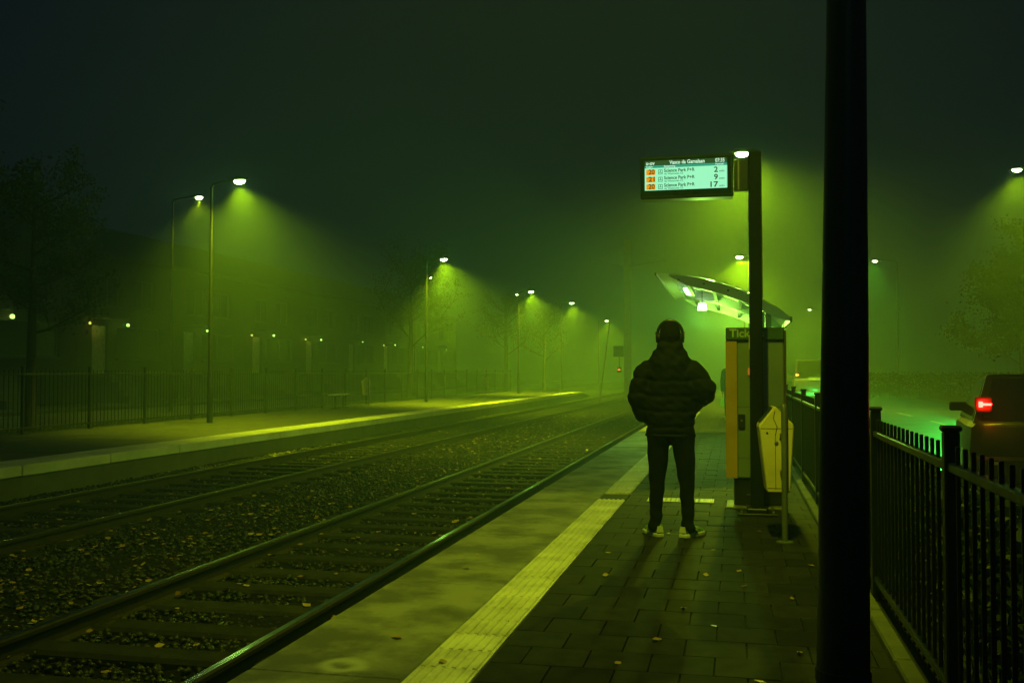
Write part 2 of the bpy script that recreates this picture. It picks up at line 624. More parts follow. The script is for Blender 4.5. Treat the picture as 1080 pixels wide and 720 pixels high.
# ------------------------------------------------------------------ roads and verges
struct(MB().box(1.75, 9.4, -40, 300, -.51, Z_ROAD).build('road', M_asph))
rk = MB().bbox(1.45, 1.72, -20, 120, -.5, .05, .015).build('road_kerb', M_wall)
struct(rk)
struct(MB().box(9.5, 12.5, -20, 150, -.5, .05).build('pavement', M_opp))
lm = MB().box(-.06, .06, 0, 3, 0, .004).mesh('lane_mark', mat('road_paint', (.6, .6, .56), .6))
road = bpy.data.objects['road']
for k in range(14):
    link('lane_mark', lm, road, (5.55, 4 + 6 * k, Z_ROAD + .002))
struct(MB().box(-24, -17.6, -20, 200, -.51, -.12).build('side_road', M_asph))
struct(MB().box(-27.9, -24.1, -20, 200, -.51, .0).build('side_pavement', M_opp))


def grass(name, x0, x1, y0, y1, z, n, seed, label):
    r = np.random.RandomState(seed)
    x, y = r.uniform(x0, x1, n), y0 + (y1 - y0) * r.rand(n) ** 1.3
    h, a, w = r.uniform(.05, .16, n), r.uniform(0, 6.28, n), r.uniform(.006, .012, n)
    dx, dy = np.cos(a), np.sin(a)
    lean = r.uniform(-.06, .06, (n, 2))
    p0 = np.stack([x - dx * w, y - dy * w, np.full(n, z)], -1)
    p1 = np.stack([x + dx * w, y + dy * w, np.full(n, z)], -1)
    p2 = np.stack([x + lean[:, 0], y + lean[:, 1], z + h], -1)
    v = np.stack([p0, p1, p2], 1).reshape(-1, 3)
    o = raw(name, v, np.arange(n * 3).reshape(-1, 3), M_grassm)
    o['kind'] = 'stuff'
    o['label'] = label


struct(MB().box(-17.5, -14.72, -10, 200, -.51, -.10).build('verge', M_ground))
grass('verge_grass', -17.4, -14.75, 6, 70, -.10, 22000, 5, 'rough grass on the verge behind the far fence')
struct(MB().box(1.06, 1.44, -10, 120, -.51, -.06).build('verge_strip', M_ground))
grass('strip_grass', 1.07, 1.43, 1, 40, -.06, 6000, 6, 'rough grass between platform fence and road')


# ------------------------------------------------------------------ fences
def fence(label, x, y0, npan, z0, ztop, pan, nb, maxbars, sh=0):
    t = thing('railing_fence', label, 'fence', (x, y0, z0), 0)
    H = ztop - z0
    post = MB().bbox(-.03, .03, -.03, .03, 0, H + .11, .006).bbox(-.038, .038, -.038, .038, H + .11, H + .135, .008).mesh('post', M_fence)
    bar = MB().bbox(-.008, .008, -.008, .008, .07, H + .06, .003).mesh('bar', M_fence)
    rail = MB().bbox(-.02, .02, .03, pan - .03, -.018, .018, .005).mesh('rail', M_fence)
    foot = MB().box(-.06, .06, -.06, .06, 0, .012).mesh('foot_plate', M_fence)
    rest = MB()
    c = 0
    for i in range(npan + 1):
        p = link('post', post, t, (0, i * pan, 0))
        link('foot_plate', foot, p)
        if i == npan:
            break
        for z in (.13, H - .03):
            link('rail', rail, t, (0, i * pan, z))
        for k in range(1, nb):
            y = i * pan + k * pan / nb
            if c < maxbars:
                link('bar', bar, t, (0, y, 0))
                c += 1
            else:
                rest.box(-.008, .008, y - .008, y + .008, .07, H + .06)
    if rest.v:
        r = rest.build('bar_rest', M_fence, t)
        r['kind'] = 'stuff'
    return t


fence('black steel railing fence with square posts between near platform and road', .845, -.1, 18, -.016, 1.03, 2.2, 17, 290)
fence('black steel railing fence along the back of the far platform', -14.45, 9.2, 25, ZO, 1.36, 2.2, 16, 290)


# ------------------------------------------------------------------ lamps
def spot(parent, loc, energy, col=LAMP, size=124, blend=.85, rad=.09):
    l = bpy.data.lights.new('lamp_light', 'SPOT')
    l.energy = energy
    l.color = col
    l.spot_size = R(size)
    l.spot_blend = blend
    l.shadow_soft_size = rad
    o = bpy.data.objects.new('lamp_light', l)
    COL.objects.link(o)
    o.parent = parent
    o.location = loc
    return o


def point(parent, loc, energy, col=LAMP, rad=.06):
    l = bpy.data.lights.new('lamp_glow', 'POINT')
    l.energy = energy
    l.color = col
    l.shadow_soft_size = rad
    o = bpy.data.objects.new('lamp_glow', l)
    COL.objects.link(o)
    o.parent = parent
    o.location = loc
    return o


LM = {}
def street_lamp(label, x, y, z, h, arm, energy, col=LAMP, lit=True, name='lamp_post', group=None, glow=.004, cone=132, tilt=10, fwd=0):
    """arm > 0 points to +x; the pole stands at x"""
    t = thing(name, label, 'lamp post', (x, y, z), 0, group)
    s = 1 if arm > 0 else -1
    key = (h, arm)
    if key not in LM:
        a = abs(arm)
        pole = MB().lathe([(.13, 0), (.13, .012), (.075, .02), (.072, 1.2), (.055, 1.3), (.036, h - .12), (.034, h - .1)], n=14).mesh('pole', M_steel, True)
        armm = MB().tube([(0, 0, h - .14), (s * a * .06, 0, h - .04), (s * a * .3, 0, h + .01), (s * (a - .2), 0, h + .05)], [.034, .032, .028, .026], 8).mesh('arm', M_steel, True)
        def ring(u, w, hh, zz):
            return [(s * u, w * math.cos(q), zz + hh * math.sin(q)) for q in [2 * math.pi * k / 12 for k in range(12)]]
        head = MB().loft([ring(a - .28, .03, .03, h + .055), ring(a - .2, .07, .045, h + .06), ring(a - .05, .125, .055, h + .065), ring(a + .15, .13, .05, h + .068), ring(a + .27, .08, .03, h + .066), ring(a + .31, .02, .012, h + .066)]).mesh('lamp_head', M_steel, True)
        def bowl(k, zz):
            return [(s * a + s * .05 + 15e-2 * k * math.cos(q), .09 * k * math.sin(q), zz) for q in [2 * math.pi * i / 16 for i in range(16)]]
        lens = MB().loft([bowl(1, h + .022), bowl(.97, h - .005), bowl(.8, h - .04), bowl(.45, h - .062), bowl(.1, h - .07)])
        LM[key] = (pole, armm, head, lens.mesh('lens', M_lens, True), lens.mesh('lens', M_lens_off, True), MB().bbox(-.002, .004, -.05, .05, .5, .9, .002).mesh('hatch', M_steel))
    p, a_, hd, le, lo, ht = LM[key]
    po = link('pole', p, t)
    link('hatch', ht, po, (s * .073, 0, 0))
    link('arm', a_, t)
    hh = link('lamp_head', hd, t)
    link('lens', le if lit else lo, hh)
    if lit:
        spot(t, (arm + s * .05, 0, h - .10), energy, col, cone).rotation_euler = (R(fwd), R(-tilt * s), 0)
        point(t, (arm + s * .05, 0, h - .12), energy * glow, (.22, 1.0, .01))
    return t


E0 = 3100
NEAR = .66
FL = 'slim lamp posts on the far platform'
street_lamp('slim dark lamp post on the far platform before the bench', -13.0, 23.0, ZO, 6.12, .72, E0 * 1.1, group=FL, tilt=9, fwd=8, cone=126)
street_lamp('slim dark lamp post on the far platform between the two yellow bins', -12.95, 41.0, ZO, 6.12, .72, E0 * 2.35, group=FL, fwd=8)
street_lamp('slim dark lamp post on the far platform just past the farthest yellow bin', -12.75, 58.8, ZO, 6.12, .72, E0 * 2.35, group=FL, fwd=8)
street_lamp('distant lamp post beyond the end ramp of the far platform', -12.4, 72.0, -.5, 6.9, .72, E0 * 1.8, group=FL)
street_lamp('faint lamp post deep in the fog, last beyond the far platform', -12.6, 94.0, -.5, 6.7, .72, E0 * 1.8, group=FL)

NL = 'lamp posts along the near platform'
street_lamp('lamp post on near platform rising behind the curved shelter roof', .58, 22.75, 0, 6.25, -.34, E0 * 1.15, group=NL, cone=156, tilt=0, fwd=-6)
street_lamp('lamp post on near platform well beyond the shelter', .62, 43.3, 0, 6.25, -.34, E0 * 1.7, group=NL, cone=156, tilt=0, fwd=-6)
street_lamp('lamp post standing at the far foggy end of the near platform', .62, 64.0, 0, 6.25, -.34, E0 * 1.7, group=NL, cone=156, tilt=0, fwd=-6)

SL = 'tall lamp posts along the road by the fence'
street_lamp('tall road lamp post beside the nearest car', 10.25, 35.2, -.03, 8.0, -1.15, E0 * .9, group=SL, cone=130, tilt=-2)
street_lamp('tall road lamp post with greenish lamp above the hedge', 9.45, 62.5, -.03, 8.0, -1.2, E0 * .55, (.25, 1., .03), group=SL)
street_lamp('tall road lamp post past the hedge', 9.4, 88, -.03, 8.0, -1.2, E0 * .4, group=SL)
street_lamp('farthest tall road lamp post, a small point in the fog', 9.0, 110, -.03, 8.0, -1.15, E0 * .4, group=SL)

BL = 'tall lamp posts along the side road by the houses'
street_lamp('tall lamp post on the side road behind the far fence, before the houses', -20.9, 34.1, -.12, 8.1, 1.05, E0 * .42, group=BL)
street_lamp('tall faint side road lamp post with tree branches before it', -21.2, 64.5, -.12, 7.9, 1.05, E0 * .42, group=BL)
street_lamp('farthest faint lamp post on the side road', -19.2, 83, -.12, 8.1, 1.05, E0 * .42, group=BL)

# tall dark lamp post close to the camera; its lamp hangs over the platform above the view
t = thing('lamp_post', 'tall thick black lamp post standing on the near platform by the fence', 'lamp post', (.352, 3.62, 0), 0, NL)
M_mast = mat('mast_black_paint', (.03, .038, .038), .42, col2=(.018, .022, .022), spec=.5, rvar=.12, scale=5, bump=.0006, bscale=70)
MB().lathe([(.091, 0), (.084, 1.0), (.066, 2.7), (.05, 8.6), (.03, 8.68)], n=24).build('pole', M_mast, t, smooth=True)
MB().lathe([(.16, 0), (.16, .014), (.10, .02)], n=24).build('base_flange', M_mast, t)
for k in range(6):
    a = k * math.pi / 3
    MB().lathe([(.014, .02), (.014, .04), (.008, .044)], (.128 * math.cos(a), .128 * math.sin(a), 0), 6).build('bolt', M_galv, t)
MB().lathe([(.093, .32), (.093, .36)], n=24).build('collar', M_mast, t)
MB().tube([(0, 0, 8.45), (-.15, .05, 8.62), (-.6, .2, 8.7), (-.95, .3, 8.7)], [.045, .04, .035, .03], 10).build('arm', M_mast, t, smooth=True)
hd_ = MB().loft([[(-.80 - u, .27 + w * math.cos(q), 8.71 + hh * math.sin(q)) for q in [2 * math.pi * k / 12 for k in range(12)]] for u, w, hh in ((0, .04, .03), (.12, .12, .05), (.4, .15, .055), (.55, .08, .03))]).build('lamp_head', M_mast, t, smooth=True)
MB().lathe([(.15, 8.665), (.14, 8.64), (.09, 8.615), (.02, 8.605)], (-1.08, .27, 0), 16, .95, .75).build('lens', M_lens, hd_, smooth=True)
t.rotation_euler = (0, R(.8), 0)
sp = spot(t, (-1.08, .27, 8.56), E0 * NEAR, LAMP, 84, 1.0, .12)
sp.rotation_euler = (R(32), R(4), 0)

# overhead line mast between the tracks with a signal box
t = thing('line_mast', 'grey steel mast between the two tracks with a small box', 'mast', (-5.4, 51.5, Z_BED - .05))
m = MB().box(-.17, .17, -.17, -.145, 0, 8.6).box(-.17, .17, .145, .17, 0, 8.6).box(-.012, .012, -.145, .145, 0, 8.6)
m.build('column', M_galv, t)
MB().box(-.3, .3, -.3, .3, -.1, .35).build('foundation', M_wall, t)
for s in (-1, 1):
    MB().tube([(0, 0, 7.2), (s * 2.0, 0, 7.5)], .03, 6).tube([(0, 0, 8.2), (s * 1.95, 0, 7.52)], .018, 6).build('bracket_arm', M_galv, t)
bx = MB().bbox(-.72, -.2, -.2, .1, 2.55, 3.1, .02).build('signal_box', M_steel, t)
MB().lathe([(.02, 0), (.06, .03), (.06, .05)], (-.42, -.24, 1.85), 10).build('signal_lamp', emat('signal_red', (1, .12, .02), 6.), bx)
MB().bbox(-.52, -.32, -.22, .0, 1.75, 2.02, .01).tube([(-.42, -.1, 2.02), (-.42, -.1, 2.6)], .02, 6).build('signal_head', M_steel, t)
t = thing('leaning_pole', 'thin pale pole leaning beside the mast between the tracks', 'pole', (-6.75, 50.5, Z_BED - .05))
MB().tube([(0, 0, 0), (.28, 0, 2.2), (.55, 0, 4.3)], [.035, .03, .025], 8).build('shaft', M_galv, t, smooth=True)
MB().lathe([(.08, 0), (.08, .08), (.04, .1)], n=10).build('base', M_wall, t)


# ------------------------------------------------------------------ waste bins
def waste_bin(label, x, y, z, rz, group, s=1.0):
    t = thing('waste_bin', label, 'bin', (x, y, z), rz, group)
    t.scale = (s, s, s)
    # front outline: narrow foot, wide shoulder, peaked top (local x across, z up; the post stands at the right)
    poly = [(-.155, .395), (.085, .395), (.10, .41), (.145, .93), (.135, .955), (-.055, 1.092), (-.075, 1.095), (-.24, .95), (-.25, .925), (-.168, .41)]
    poly = [(-.15 + (u + .25) * .709, w) for u, w in poly]
    ins = [(-.01 + (u + .01) * .93, .72 + (w - .72) * .975) for u, w in poly]
    b = MB().loft([[(u, -.185, w) for u, w in ins], [(u, -.17, w) for u, w in poly], [(u, .10, w) for u, w in poly], [(u, .115, w) for u, w in ins]])
    body = b.build('body', M_bin, t)
    # seams, dirt gap and lock on the front
    MB().box(-.0215, -.0175, -.1865, -.184, .42, .86).build('door_seam', M_black, body)
    MB().tube([(-.0195, -.186, .86), (-.005, -.186, .93), (-.035, -.186, 1.0), (-.022, -.186, 1.06)], .003, 5).build('scratch', M_black, body)
    MB().prism([(-.138, .915), (.118, .915), (.118, .918), (-.138, .918)], -.1868, -.184).build('lid_seam', M_black, body)
    MB().box(-.085, .085, -.1866, -.184, .428, .432).build('foot_seam', M_black, body)
    MB().lathe([(.016, 0), (.016, .006), (.006, .009)], n=10).build('lock', M_galv, body, (-.012, -.184, .80), rot=(R(90), 0, 0))
    for u, w in ((-.085, .88), (.02, .83)):
        MB().lathe([(.009, 0), (.008, .004)], n=8).build('rivet', M_black, body, (u, -.184, w), rot=(R(90), 0, 0))
    # opening in the sloping roof, left side
    MB().add([(-.139, -.14, .962), (-.037, -.14, 1.088), (-.037, .07, 1.088), (-.139, .07, .962)], [(0, 1, 2, 3)]).build('mouth', M_black, body)
    MB().tube([(.045, -.235, 0), (.045, -.235, 1.07), (.045, -.225, 1.095), (.045, -.19, 1.105)], .024, 10).build('post', M_galv if False else M_shel, t, smooth=True)
    MB().lathe([(.07, 0), (.07, .01), (.03, .014)], (.045, -.235, 0), 12).build('foot_plate', M_shel, t)
    for w in (.55, .85):
        MB().box(.015, .075, -.215, -.18, w, w + .03).build('clamp', M_galv, t)
    return t


BG = 'yellow platform waste bins'
waste_bin('tall yellow tapered waste bin on a post before the ticket machine', .33, 8.62, 0, R(3), BG)
waste_bin('yellow waste bin standing beside the bench on the far platform', -14.02, 36.6, ZO, R(38), BG)
waste_bin('yellow waste bin farthest along the far platform, without a bench', -13.95, 55.5, ZO, R(60), BG)
waste_bin('waste bin in deep shadow at the dark end of the far platform', -13.75, 16.2, ZO, R(60), BG)

# bench on the far platform
t = thing('platform_bench', 'flat backless bench beside the yellow bin on the far platform', 'bench', (-13.75, 33.3, ZO), R(12))
for k in range(3):
    MB().bbox(-.22 + k * .15, -.09 + k * .15, -.95, .95, .47, .51, .008).build('seat_slat', mat('bench_pale', (.72, .70, .6), .5, scale=5), t)
for y in (-.75, .75):
    MB().bbox(-.18, .18, y - .03, y + .03, 0, .03, .004).bbox(-.03, .03, y - .03, y + .03, .03, .44, .004).bbox(-.2, .22, y - .025, y + .025, .44, .47, .004).build('leg', M_steel, t)

# ------------------------------------------------------------------ departure sign on its pole
def text(s, size, loc, m, parent, name='lettering', align='LEFT', width=None, depth=.0008, bold=.022):
    cu = bpy.data.curves.new('lettering', 'FONT')
    cu.body = s
    cu.size = size
    cu.align_x = align
    cu.resolution_u = 3
    cu.extrude = depth
    cu.offset = size * bold
    ob = bpy.data.objects.new('tmp', cu)
    COL.objects.link(ob)
    bpy.context.view_layer.update()
    me = bpy.data.meshes.new_from_object(ob.evaluated_get(bpy.context.evaluated_depsgraph_get()))
    bpy.data.objects.remove(ob)
    me.materials.clear()
    me.materials.append(m)
    o = link(name, me, parent, loc, (R(90), 0, 0))
    if width:
        xs = [v.co.x for v in me.vertices]
        w = max(xs) - min(xs)
        if w > 0:
            o.scale = (width / w, 1, 1)
    return o


SX, SY = .205, 10.05
t = thing('departure_sign', 'lit departure board on a dark post beside the ticket machine', 'sign', (SX, SY, 0))
MB().bbox(-.062, .062, -.075, .075, .02, 3.545, .012).build('post', mat('sign_post_black', (.008, .010, .010), .75, col2=(.005, .006, .006), spec=.12, scale=6), t)
MB().bbox(-.19, .19, -.19, .19, 0, .02, .004).build('base_plate', M_steel, t)
MB().bbox(-.10, .10, -.11, .11, .02, .06, .01).build('post_shoe', M_steel, t)
for a in (-1, 1):
    for b in (-1, 1):
        MB().lathe([(.016, 0), (.016, .018), (.008, .024)], (a * .15, b * .15, .02), 6).build('anchor_bolt', M_galv, t)
MB().bbox(-.062 - .14, -.062, -.045, .045, 3.165, 3.465, .006).build('bracket', M_steel, t)
MB().box(-.165, -.15, -.049, -.046, 3.17, 3.46).build('bracket_rib', M_galv, t)
MB().bbox(-.071, -.06, -.085, -.074, 1.60, 1.74, .002).build('sticker', mat('sticker_pale', (.55, .56, .4), .5), t)
# casing
x0, x1, z0, z1 = -1.115, -.205, 3.10, 3.525
dz = .005
cas = MB().bbox(x0, x1, -.10, .10, z0, z1, .018).build('casing', mat('sign_casing', (.02, .035, .025), .35, scale=6), t)
yF = -.1
sl_, sr = x0 + .045, x1 - .06
sz0, sz1 = z0 + .085, z1 - .055
MB().box(sl_ - .035, sr + .035, yF - .004, yF - .001, z0 + .03, z1 - .02).build('bezel', mat('sign_bezel_glass', (.012, .03, .02), .12, scale=4), cas)
SCR = emat('screen_white', (.34, 1.0, .58), 1.0)
scr = MB().box(sl_, sr, yF - .007, yF - .0045, sz0, sz1 - .062).build('screen', SCR, t)
MB().box(sl_, sr, yF - .0072, yF - .0045, sz1 - .0615, sz1 - .037).build('column_band', emat('screen_teal', (.01, .42, .27), .8), scr)
MB().box(sl_, sr, yF - .0072, yF - .0045, sz1 - .0365, sz1 + .012).build('header_band', emat('screen_header', (.0, .075, .03), .6), scr)
TW = emat('screen_text_white', (.62, 1, .72), 1.0)
TD = emat('screen_text_dark', (.0, .07, .035), .5)
TG = emat('screen_text_grey', (.10, .5, .30), .6)
OR = emat('screen_orange', (1.0, .33, .0), .95)
yt = yF - .0085
text('u-ov', .052, (sl_ + .012, yt, sz1 - .030), TW, scr, width=.085)
text('Vasco da Gamalaan', .052, (sl_ + .245, yt, sz1 - .028), TW, scr, width=.345)
text('07:35', .052, (sr - .115, yt, sz1 - .028), TW, scr, width=.09)
text('Lijn', .024, (sl_ + .015, yt, sz1 - .056), TW, scr, width=.06)
text('Bestemming', .024, (sl_ + .19, yt, sz1 - .056), TW, scr, width=.11)
text('Vertrek', .024, (sr - .115, yt, sz1 - .056), TW, scr, width=.085)
rowh = (sz1 - .066 - sz0) / 3
for k, (ln, mins) in enumerate((('20', '2'), ('21', '9'), ('20', '17'))):
    zt = sz1 - .066 - k * rowh
    MB().box(sl_ + .015, sl_ + .105, yF - .0082, yF - .0072, zt - rowh + .008, zt - .010).build('route_box', OR, scr)
    text(ln, .068, (sl_ + .037, yF - .0095, zt - rowh + .016), TD, scr, width=.06)
    # small tram icon: rounded outline with two windows
    ix = sl_ + .155
    iz = zt - rowh * .52
    ic = MB()
    for u0, u1, w0, w1 in ((-.022, -.016, -.024, .024), (.016, .022, -.024, .024), (-.016, .016, .018, .024), (-.016, .016, -.008, -.002), (-.016, .016, -.024, -.018), (-.004, .004, -.002, .018)):
        ic.box(ix + u0, ix + u1, yt, yt + .001, iz + w0, iz + w1)
    ic.build('tram_icon', TG, scr)
    text('Science Park P+R', .046, (sl_ + .19, yt, zt - rowh * .55), TD, scr, width=.30)
    text('via Westraven CS', .026, (sl_ + .19, yt, zt - rowh * .90), TG, scr, width=.19)
    text(mins, .074, (sr - .088, yt, zt - rowh * .82), TD, scr, align='RIGHT', width=.038 * len(mins))
    text('min', .030, (sr - .078, yt, zt - rowh * .82), TG, scr, width=.05)
for x in (-.86, -.40):
    MB().bbox(x - .03, x + .03, -.02, .02, z1, z1 + .012, .003).build('roof_screw_plate', M_galv, cas)

# ------------------------------------------------------------------ ticket machine
t = thing('ticket_machine', 'tall grey ticket machine with an orange side panel and lettered header', 'ticket machine', (.21, 10.62, 0))
MB().bbox(-.30, .30, -.28, .28, 0, .018, .004).build('base_plate', mat('plate_pale', (.22, .22, .19), .6), t)
MB().bbox(-.225, .25, -.13, .19, .018, .30, .01).build('plinth', M_black, t)
MB().bbox(-.19, .275, -.18, .22, .30, 1.705, .012).build('cabinet', M_mach, t)
MB().bbox(.275, .30, -.165, .215, .31, 1.80, .008).build('side_panel', M_machs, t)
MB().prism([(-.30, .30), (-.19, .30), (-.19, 1.70), (-.30, 1.70), (-.305, 1.0), (-.305, .34)], -.195, .20).build('orange_panel', M_orange, t)
hb = MB().bbox(-.30, .275, -.215, .22, 1.705, 1.83, .008).build('header', mat('machine_header', (.06, .13, .085), .4, scale=3), t)
text('Tickets', .115, (-.262, -.2165, 1.735), mat('header_lettering', (.55, .75, .42), .5), hb, width=.34)
MB().bbox(-.06, .07, -.186, -.178, 1.10, 1.30, .004).build('touch_screen', M_glass, t)
MB().bbox(-.012, .012, -.02, 0, 0, .09, .003).build('card_slot', M_black, t, (-.02, -.178, 1.02))
MB().bbox(-.03, .03, -.022, 0, 0, .075, .004).build('card_reader', emat('reader_orange_light', (1., .32, .03), .35), t, (-.05, -.178, 1.345))
MB().bbox(-.035, .035, -.02, 0, 0, .15, .004).build('lock_plate', M_black, t, (-.145, -.178, .80))
MB().lathe([(.012, 0), (.012, .012)], n=10).build('lock_knob', M_galv, t, (-.145, -.198, .885), rot=(R(90), 0, 0))
MB().bbox(-.05, .06, -.186, -.178, .62, .76, .01).build('tray_flap', M_black, t)
MB().bbox(-.04, .02, -.182, -.179, .335, .36, .001).build('type_plate', M_galv, t)
MB().box(-.188, .274, -.1815, -.1795, 1.02, 1.024).box(-.188, .274, -.1815, -.1795, .50, .503).build('door_seam', M_black, t)
for x in (-.09, -.07):
    MB().lathe([(.008, 0), (.008, .01)], n=8).build('plinth_bolt', M_galv, t, (x, -.13, .13), rot=(R(90), 0, 0))

# ------------------------------------------------------------------ shelter with a curved roof
t = thing('tram_shelter', 'tram shelter with a curved translucent roof behind the ticket machine', 'shelter', (0, 17.0, 0))
arc = [(-1.30, 3.04), (-1.08, 3.035), (-.80, 3.0), (-.50, 2.945), (-.20, 2.86), (.10, 2.75), (.40, 2.61), (.66, 2.46), (.90, 2.27)]
def band(dz0, dz1, pts=arc):
    return [(u, w + dz1) for u, w in pts] + [(u, w + dz0) for u, w in reversed(pts)]


DEP = 6.1
# roof skin in panels
for k in range(len(arc) - 1):
    (u0, w0), (u1, w1) = arc[k], arc[k + 1]
    for j in range(4):
        ya, yb = j * DEP / 4 + .01, (j + 1) * DEP / 4 - .01
        MB().prism([(u0 + .006, w0 + .012), (u1 - .006, w1 + .012), (u1 - .006, w1 + .022), (u0 + .006, w0 + .022)], ya, yb).build('roof_panel', M_roofp, t)
def beam(y, d, name='arched_beam'):
    inner = [(u, w) for u, w in arc[1:]]
    n = len(inner)
    low = []
    for i, (u, w) in enumerate(inner):
        k = min(1, i / 1.2) * min(1, (n - 1 - i) / 1.2 + .15)
        low.append((u, w - .03 - d * k))
    return MB().prism(inner + list(reversed(low)), y, y + .05).build(name, mat('shelter_pale_steel', (.66, .70, .60), .45, col2=(.52, .56, .48), scale=4), t)
for y in (.02, DEP / 2, DEP - .07):
    b = beam(y, .15)
    if y < .1:
        for u, w in ((-.92, 2.93), (-.5, 2.86), (-.1, 2.74), (.3, 2.57), (.34, 2.52)):
            MB().lathe([(.022, 0), (.022, .02), (.012, .03)], n=8).build('bolt', M_steel, b, (u, y, w), rot=(R(90), 0, 0))
for u, w in ((-.78, 2.86), (-.34, 2.76), (.1, 2.6), (.5, 2.4)):
    MB().box(u - .03, u + .03, .08, DEP - .08, w, w + .08).build('purlin', M_steel, t)
MB().prism([(-1.32, 3.02), (-1.29, 3.02), (-1.29, 3.06), (-1.32, 3.06)], 0, DEP).build('front_edge', M_shel, t)
MB().prism([(.89, 2.2), (.93, 2.2), (.93, 2.29), (.89, 2.29)], 0, DEP).build('gutter', M_shel, t)
for y in (.15, DEP / 2, DEP - .15):
    MB().bbox(.50, .60, y - .05, y + .05, 0, 2.46, .01).build('post', M_shel, t)
for j in range(3):
    MB().box(.54, .55, .25 + j * 1.93, 2.0 + j * 1.93, .25, 2.2).build('glass_panel', mat('shelter_glass', (.5, .6, .5), .1, trans=.9, scale=2), t)
MB().bbox(.18, .48, 1.2, 4.6, .44, .48, .01).box(.3, .36, 1.6, 1.66, 0, .44).box(.3, .36, 4.1, 4.16, 0, .44).build('seat', M_shel, t)
SHL = (.42, 1.0, .10)
hl = MB().loft([[(-.09, -.06, 0), (.09, -.06, 0), (.09, .06, 0), (-.09, .06, 0)], [(-.07, -.05, .13), (.07, -.05, .13), (.07, .05, .13), (-.07, .05, .13)]]).build('ceiling_lamp', emat('shelter_lamp', (.75, 1, .6), 9.), t, (-.62, 3.0, 2.60))
MB().tube([(-.62, 3.0, 2.72), (-.62, 3.0, 2.98)], .012, 6).build('lamp_rod', M_shel, t)
for u, w in ((-.86, 2.90),):
    MB().bbox(u - .06, u + .06, 1.6, 3.0, w, w + .03, .004).build('tube_lamp', emat('shelter_tube', (.6, 1, .6), 5.), t)
point(t, (-.62, 3.0, 2.52), 230, SHL, .08)
point(t, (-.1, 4.8, 2.35), 150, SHL, .08)


# ------------------------------------------------------------------ people
def ico():
    import bmesh
    b = bmesh.new()
    bmesh.ops.create_icosphere(b, subdivisions=2, radius=1)
    v = np.array([x.co[:] for x in b.verts], np.float32)
    b.faces.ensure_lookup_table()
    f = np.array([[x.index for x in q.verts] for q in b.faces], np.int32)
    b.free()
    return v, f


ICO_V, ICO_F = ico()


def blob(name, segs, m, parent, voxel=.012, smooth=4, post=None):
    """segs: (p0, p1, r0, r1[, (sx, sy, sz)]) - tapering limbs fused into one skin"""
    V, Fc, n = [], [], 0
    for sg in segs:
        p0, p1, r0, r1 = Vector(sg[0]), Vector(sg[1]), sg[2], sg[3]
        scl = np.array(sg[4] if len(sg) > 4 else (1, 1, 1), np.float32)
        d = (p1 - p0).length
        k = max(1, int(d / (min(r0, r1) * .30)))
        for i in range(k + 1):
            a = i / k
            c = p0.lerp(p1, a)
            r = r0 + (r1 - r0) * a
            V.append(ICO_V * r * scl + np.array(c[:], np.float32))
            Fc.append(ICO_F + n)
            n += len(ICO_V)
    tmp = raw('tmp_blob', np.concatenate(V), np.concatenate(Fc), m)
    md = tmp.modifiers.new('r', 'REMESH')
    md.mode = 'VOXEL'
    md.voxel_size = voxel
    sm = tmp.modifiers.new('s', 'SMOOTH')
    sm.iterations = smooth
    sm.factor = .5
    bpy.context.view_layer.update()
    me = bpy.data.meshes.new_from_object(tmp.evaluated_get(bpy.context.evaluated_depsgraph_get()))
    bpy.data.objects.remove(tmp)
    if post:
        k = len(me.vertices)
        co = np.empty(k * 3, np.float32); me.vertices.foreach_get('co', co); co = co.reshape(-1, 3)
        no = np.empty(k * 3, np.float32); me.vertex_normals.foreach_get('vector', no); no = no.reshape(-1, 3)
        co = post(co, no)
        me.vertices.foreach_set('co', co.ravel())
    me.materials.clear()
    me.materials.append(m)
    me.polygons.foreach_set('use_smooth', [True] * len(me.polygons))
    me.update()
    return link(name, me, parent)


def quilt(co, no):
    z = co[:, 2]
    ph = (z - .93 + .012 * np.sin(co[:, 0] * 9 + 1.3) + .006 * np.sin(co[:, 0] * 23 + co[:, 1] * 17)) / .128
    fr = np.abs((ph % 1) - .5) * 2
    puff = 1 - fr ** 4
    amp = (.010 + .004 * np.sin(co[:, 0] * 14 + z * 9)) * np.clip((1.44 - z) / .06, 0, 1) * np.clip((z - .84) / .04, 0, 1)
    wr = .003 * np.sin(co[:, 0] * 47 + z * 21) * np.sin(z * 63 + co[:, 0] * 13) + .004 * np.sin(co[:, 0] * 26 - z * 33 + co[:, 1] * 19) * np.sin(z * 17 + 2)
    return co + no * (puff * amp + wr - .006)[:, None]


def folds(co, no):
    z = co[:, 2]
    w = .006 * np.sin(z * 55 + co[:, 0] * 20) * np.clip((.42 - z) / .3, 0, 1) + .003 * np.sin(z * 31 - co[:, 0] * 30 + co[:, 1] * 20)
    return co + no * w[:, None]


M_skin = mat('skin', (.24, .13, .085), .55, scale=6, local=True)
M_hair = mat('dark_hair', (.012, .010, .009), .9, spec=.1, scale=20, bump=.004, bscale=160, local=True)
M_jack = mat('black_quilted_nylon', (.006, .0075, .0075), .75, spec=.15, scale=12, bump=.0015, bscale=60, local=True)
M_trou = mat('black_trousers', (.006, .007, .009), .85, spec=.1, scale=20, bump=.001, bscale=150, local=True)
M_shoe = mat('shoe_green_mesh', (.20, .42, .16), .6, col2=(.05, .13, .06), scale=26, detail=2, thr=(.42, .56), local=True)
M_sole = mat('shoe_sole', (.80, .84, .55), .5, scale=10, local=True)
M_hp = mat('headphone_black', (.018, .018, .02), .3, scale=8)
M_hpg = mat('headphone_grey', (.42, .44, .40), .35, .4, scale=8)


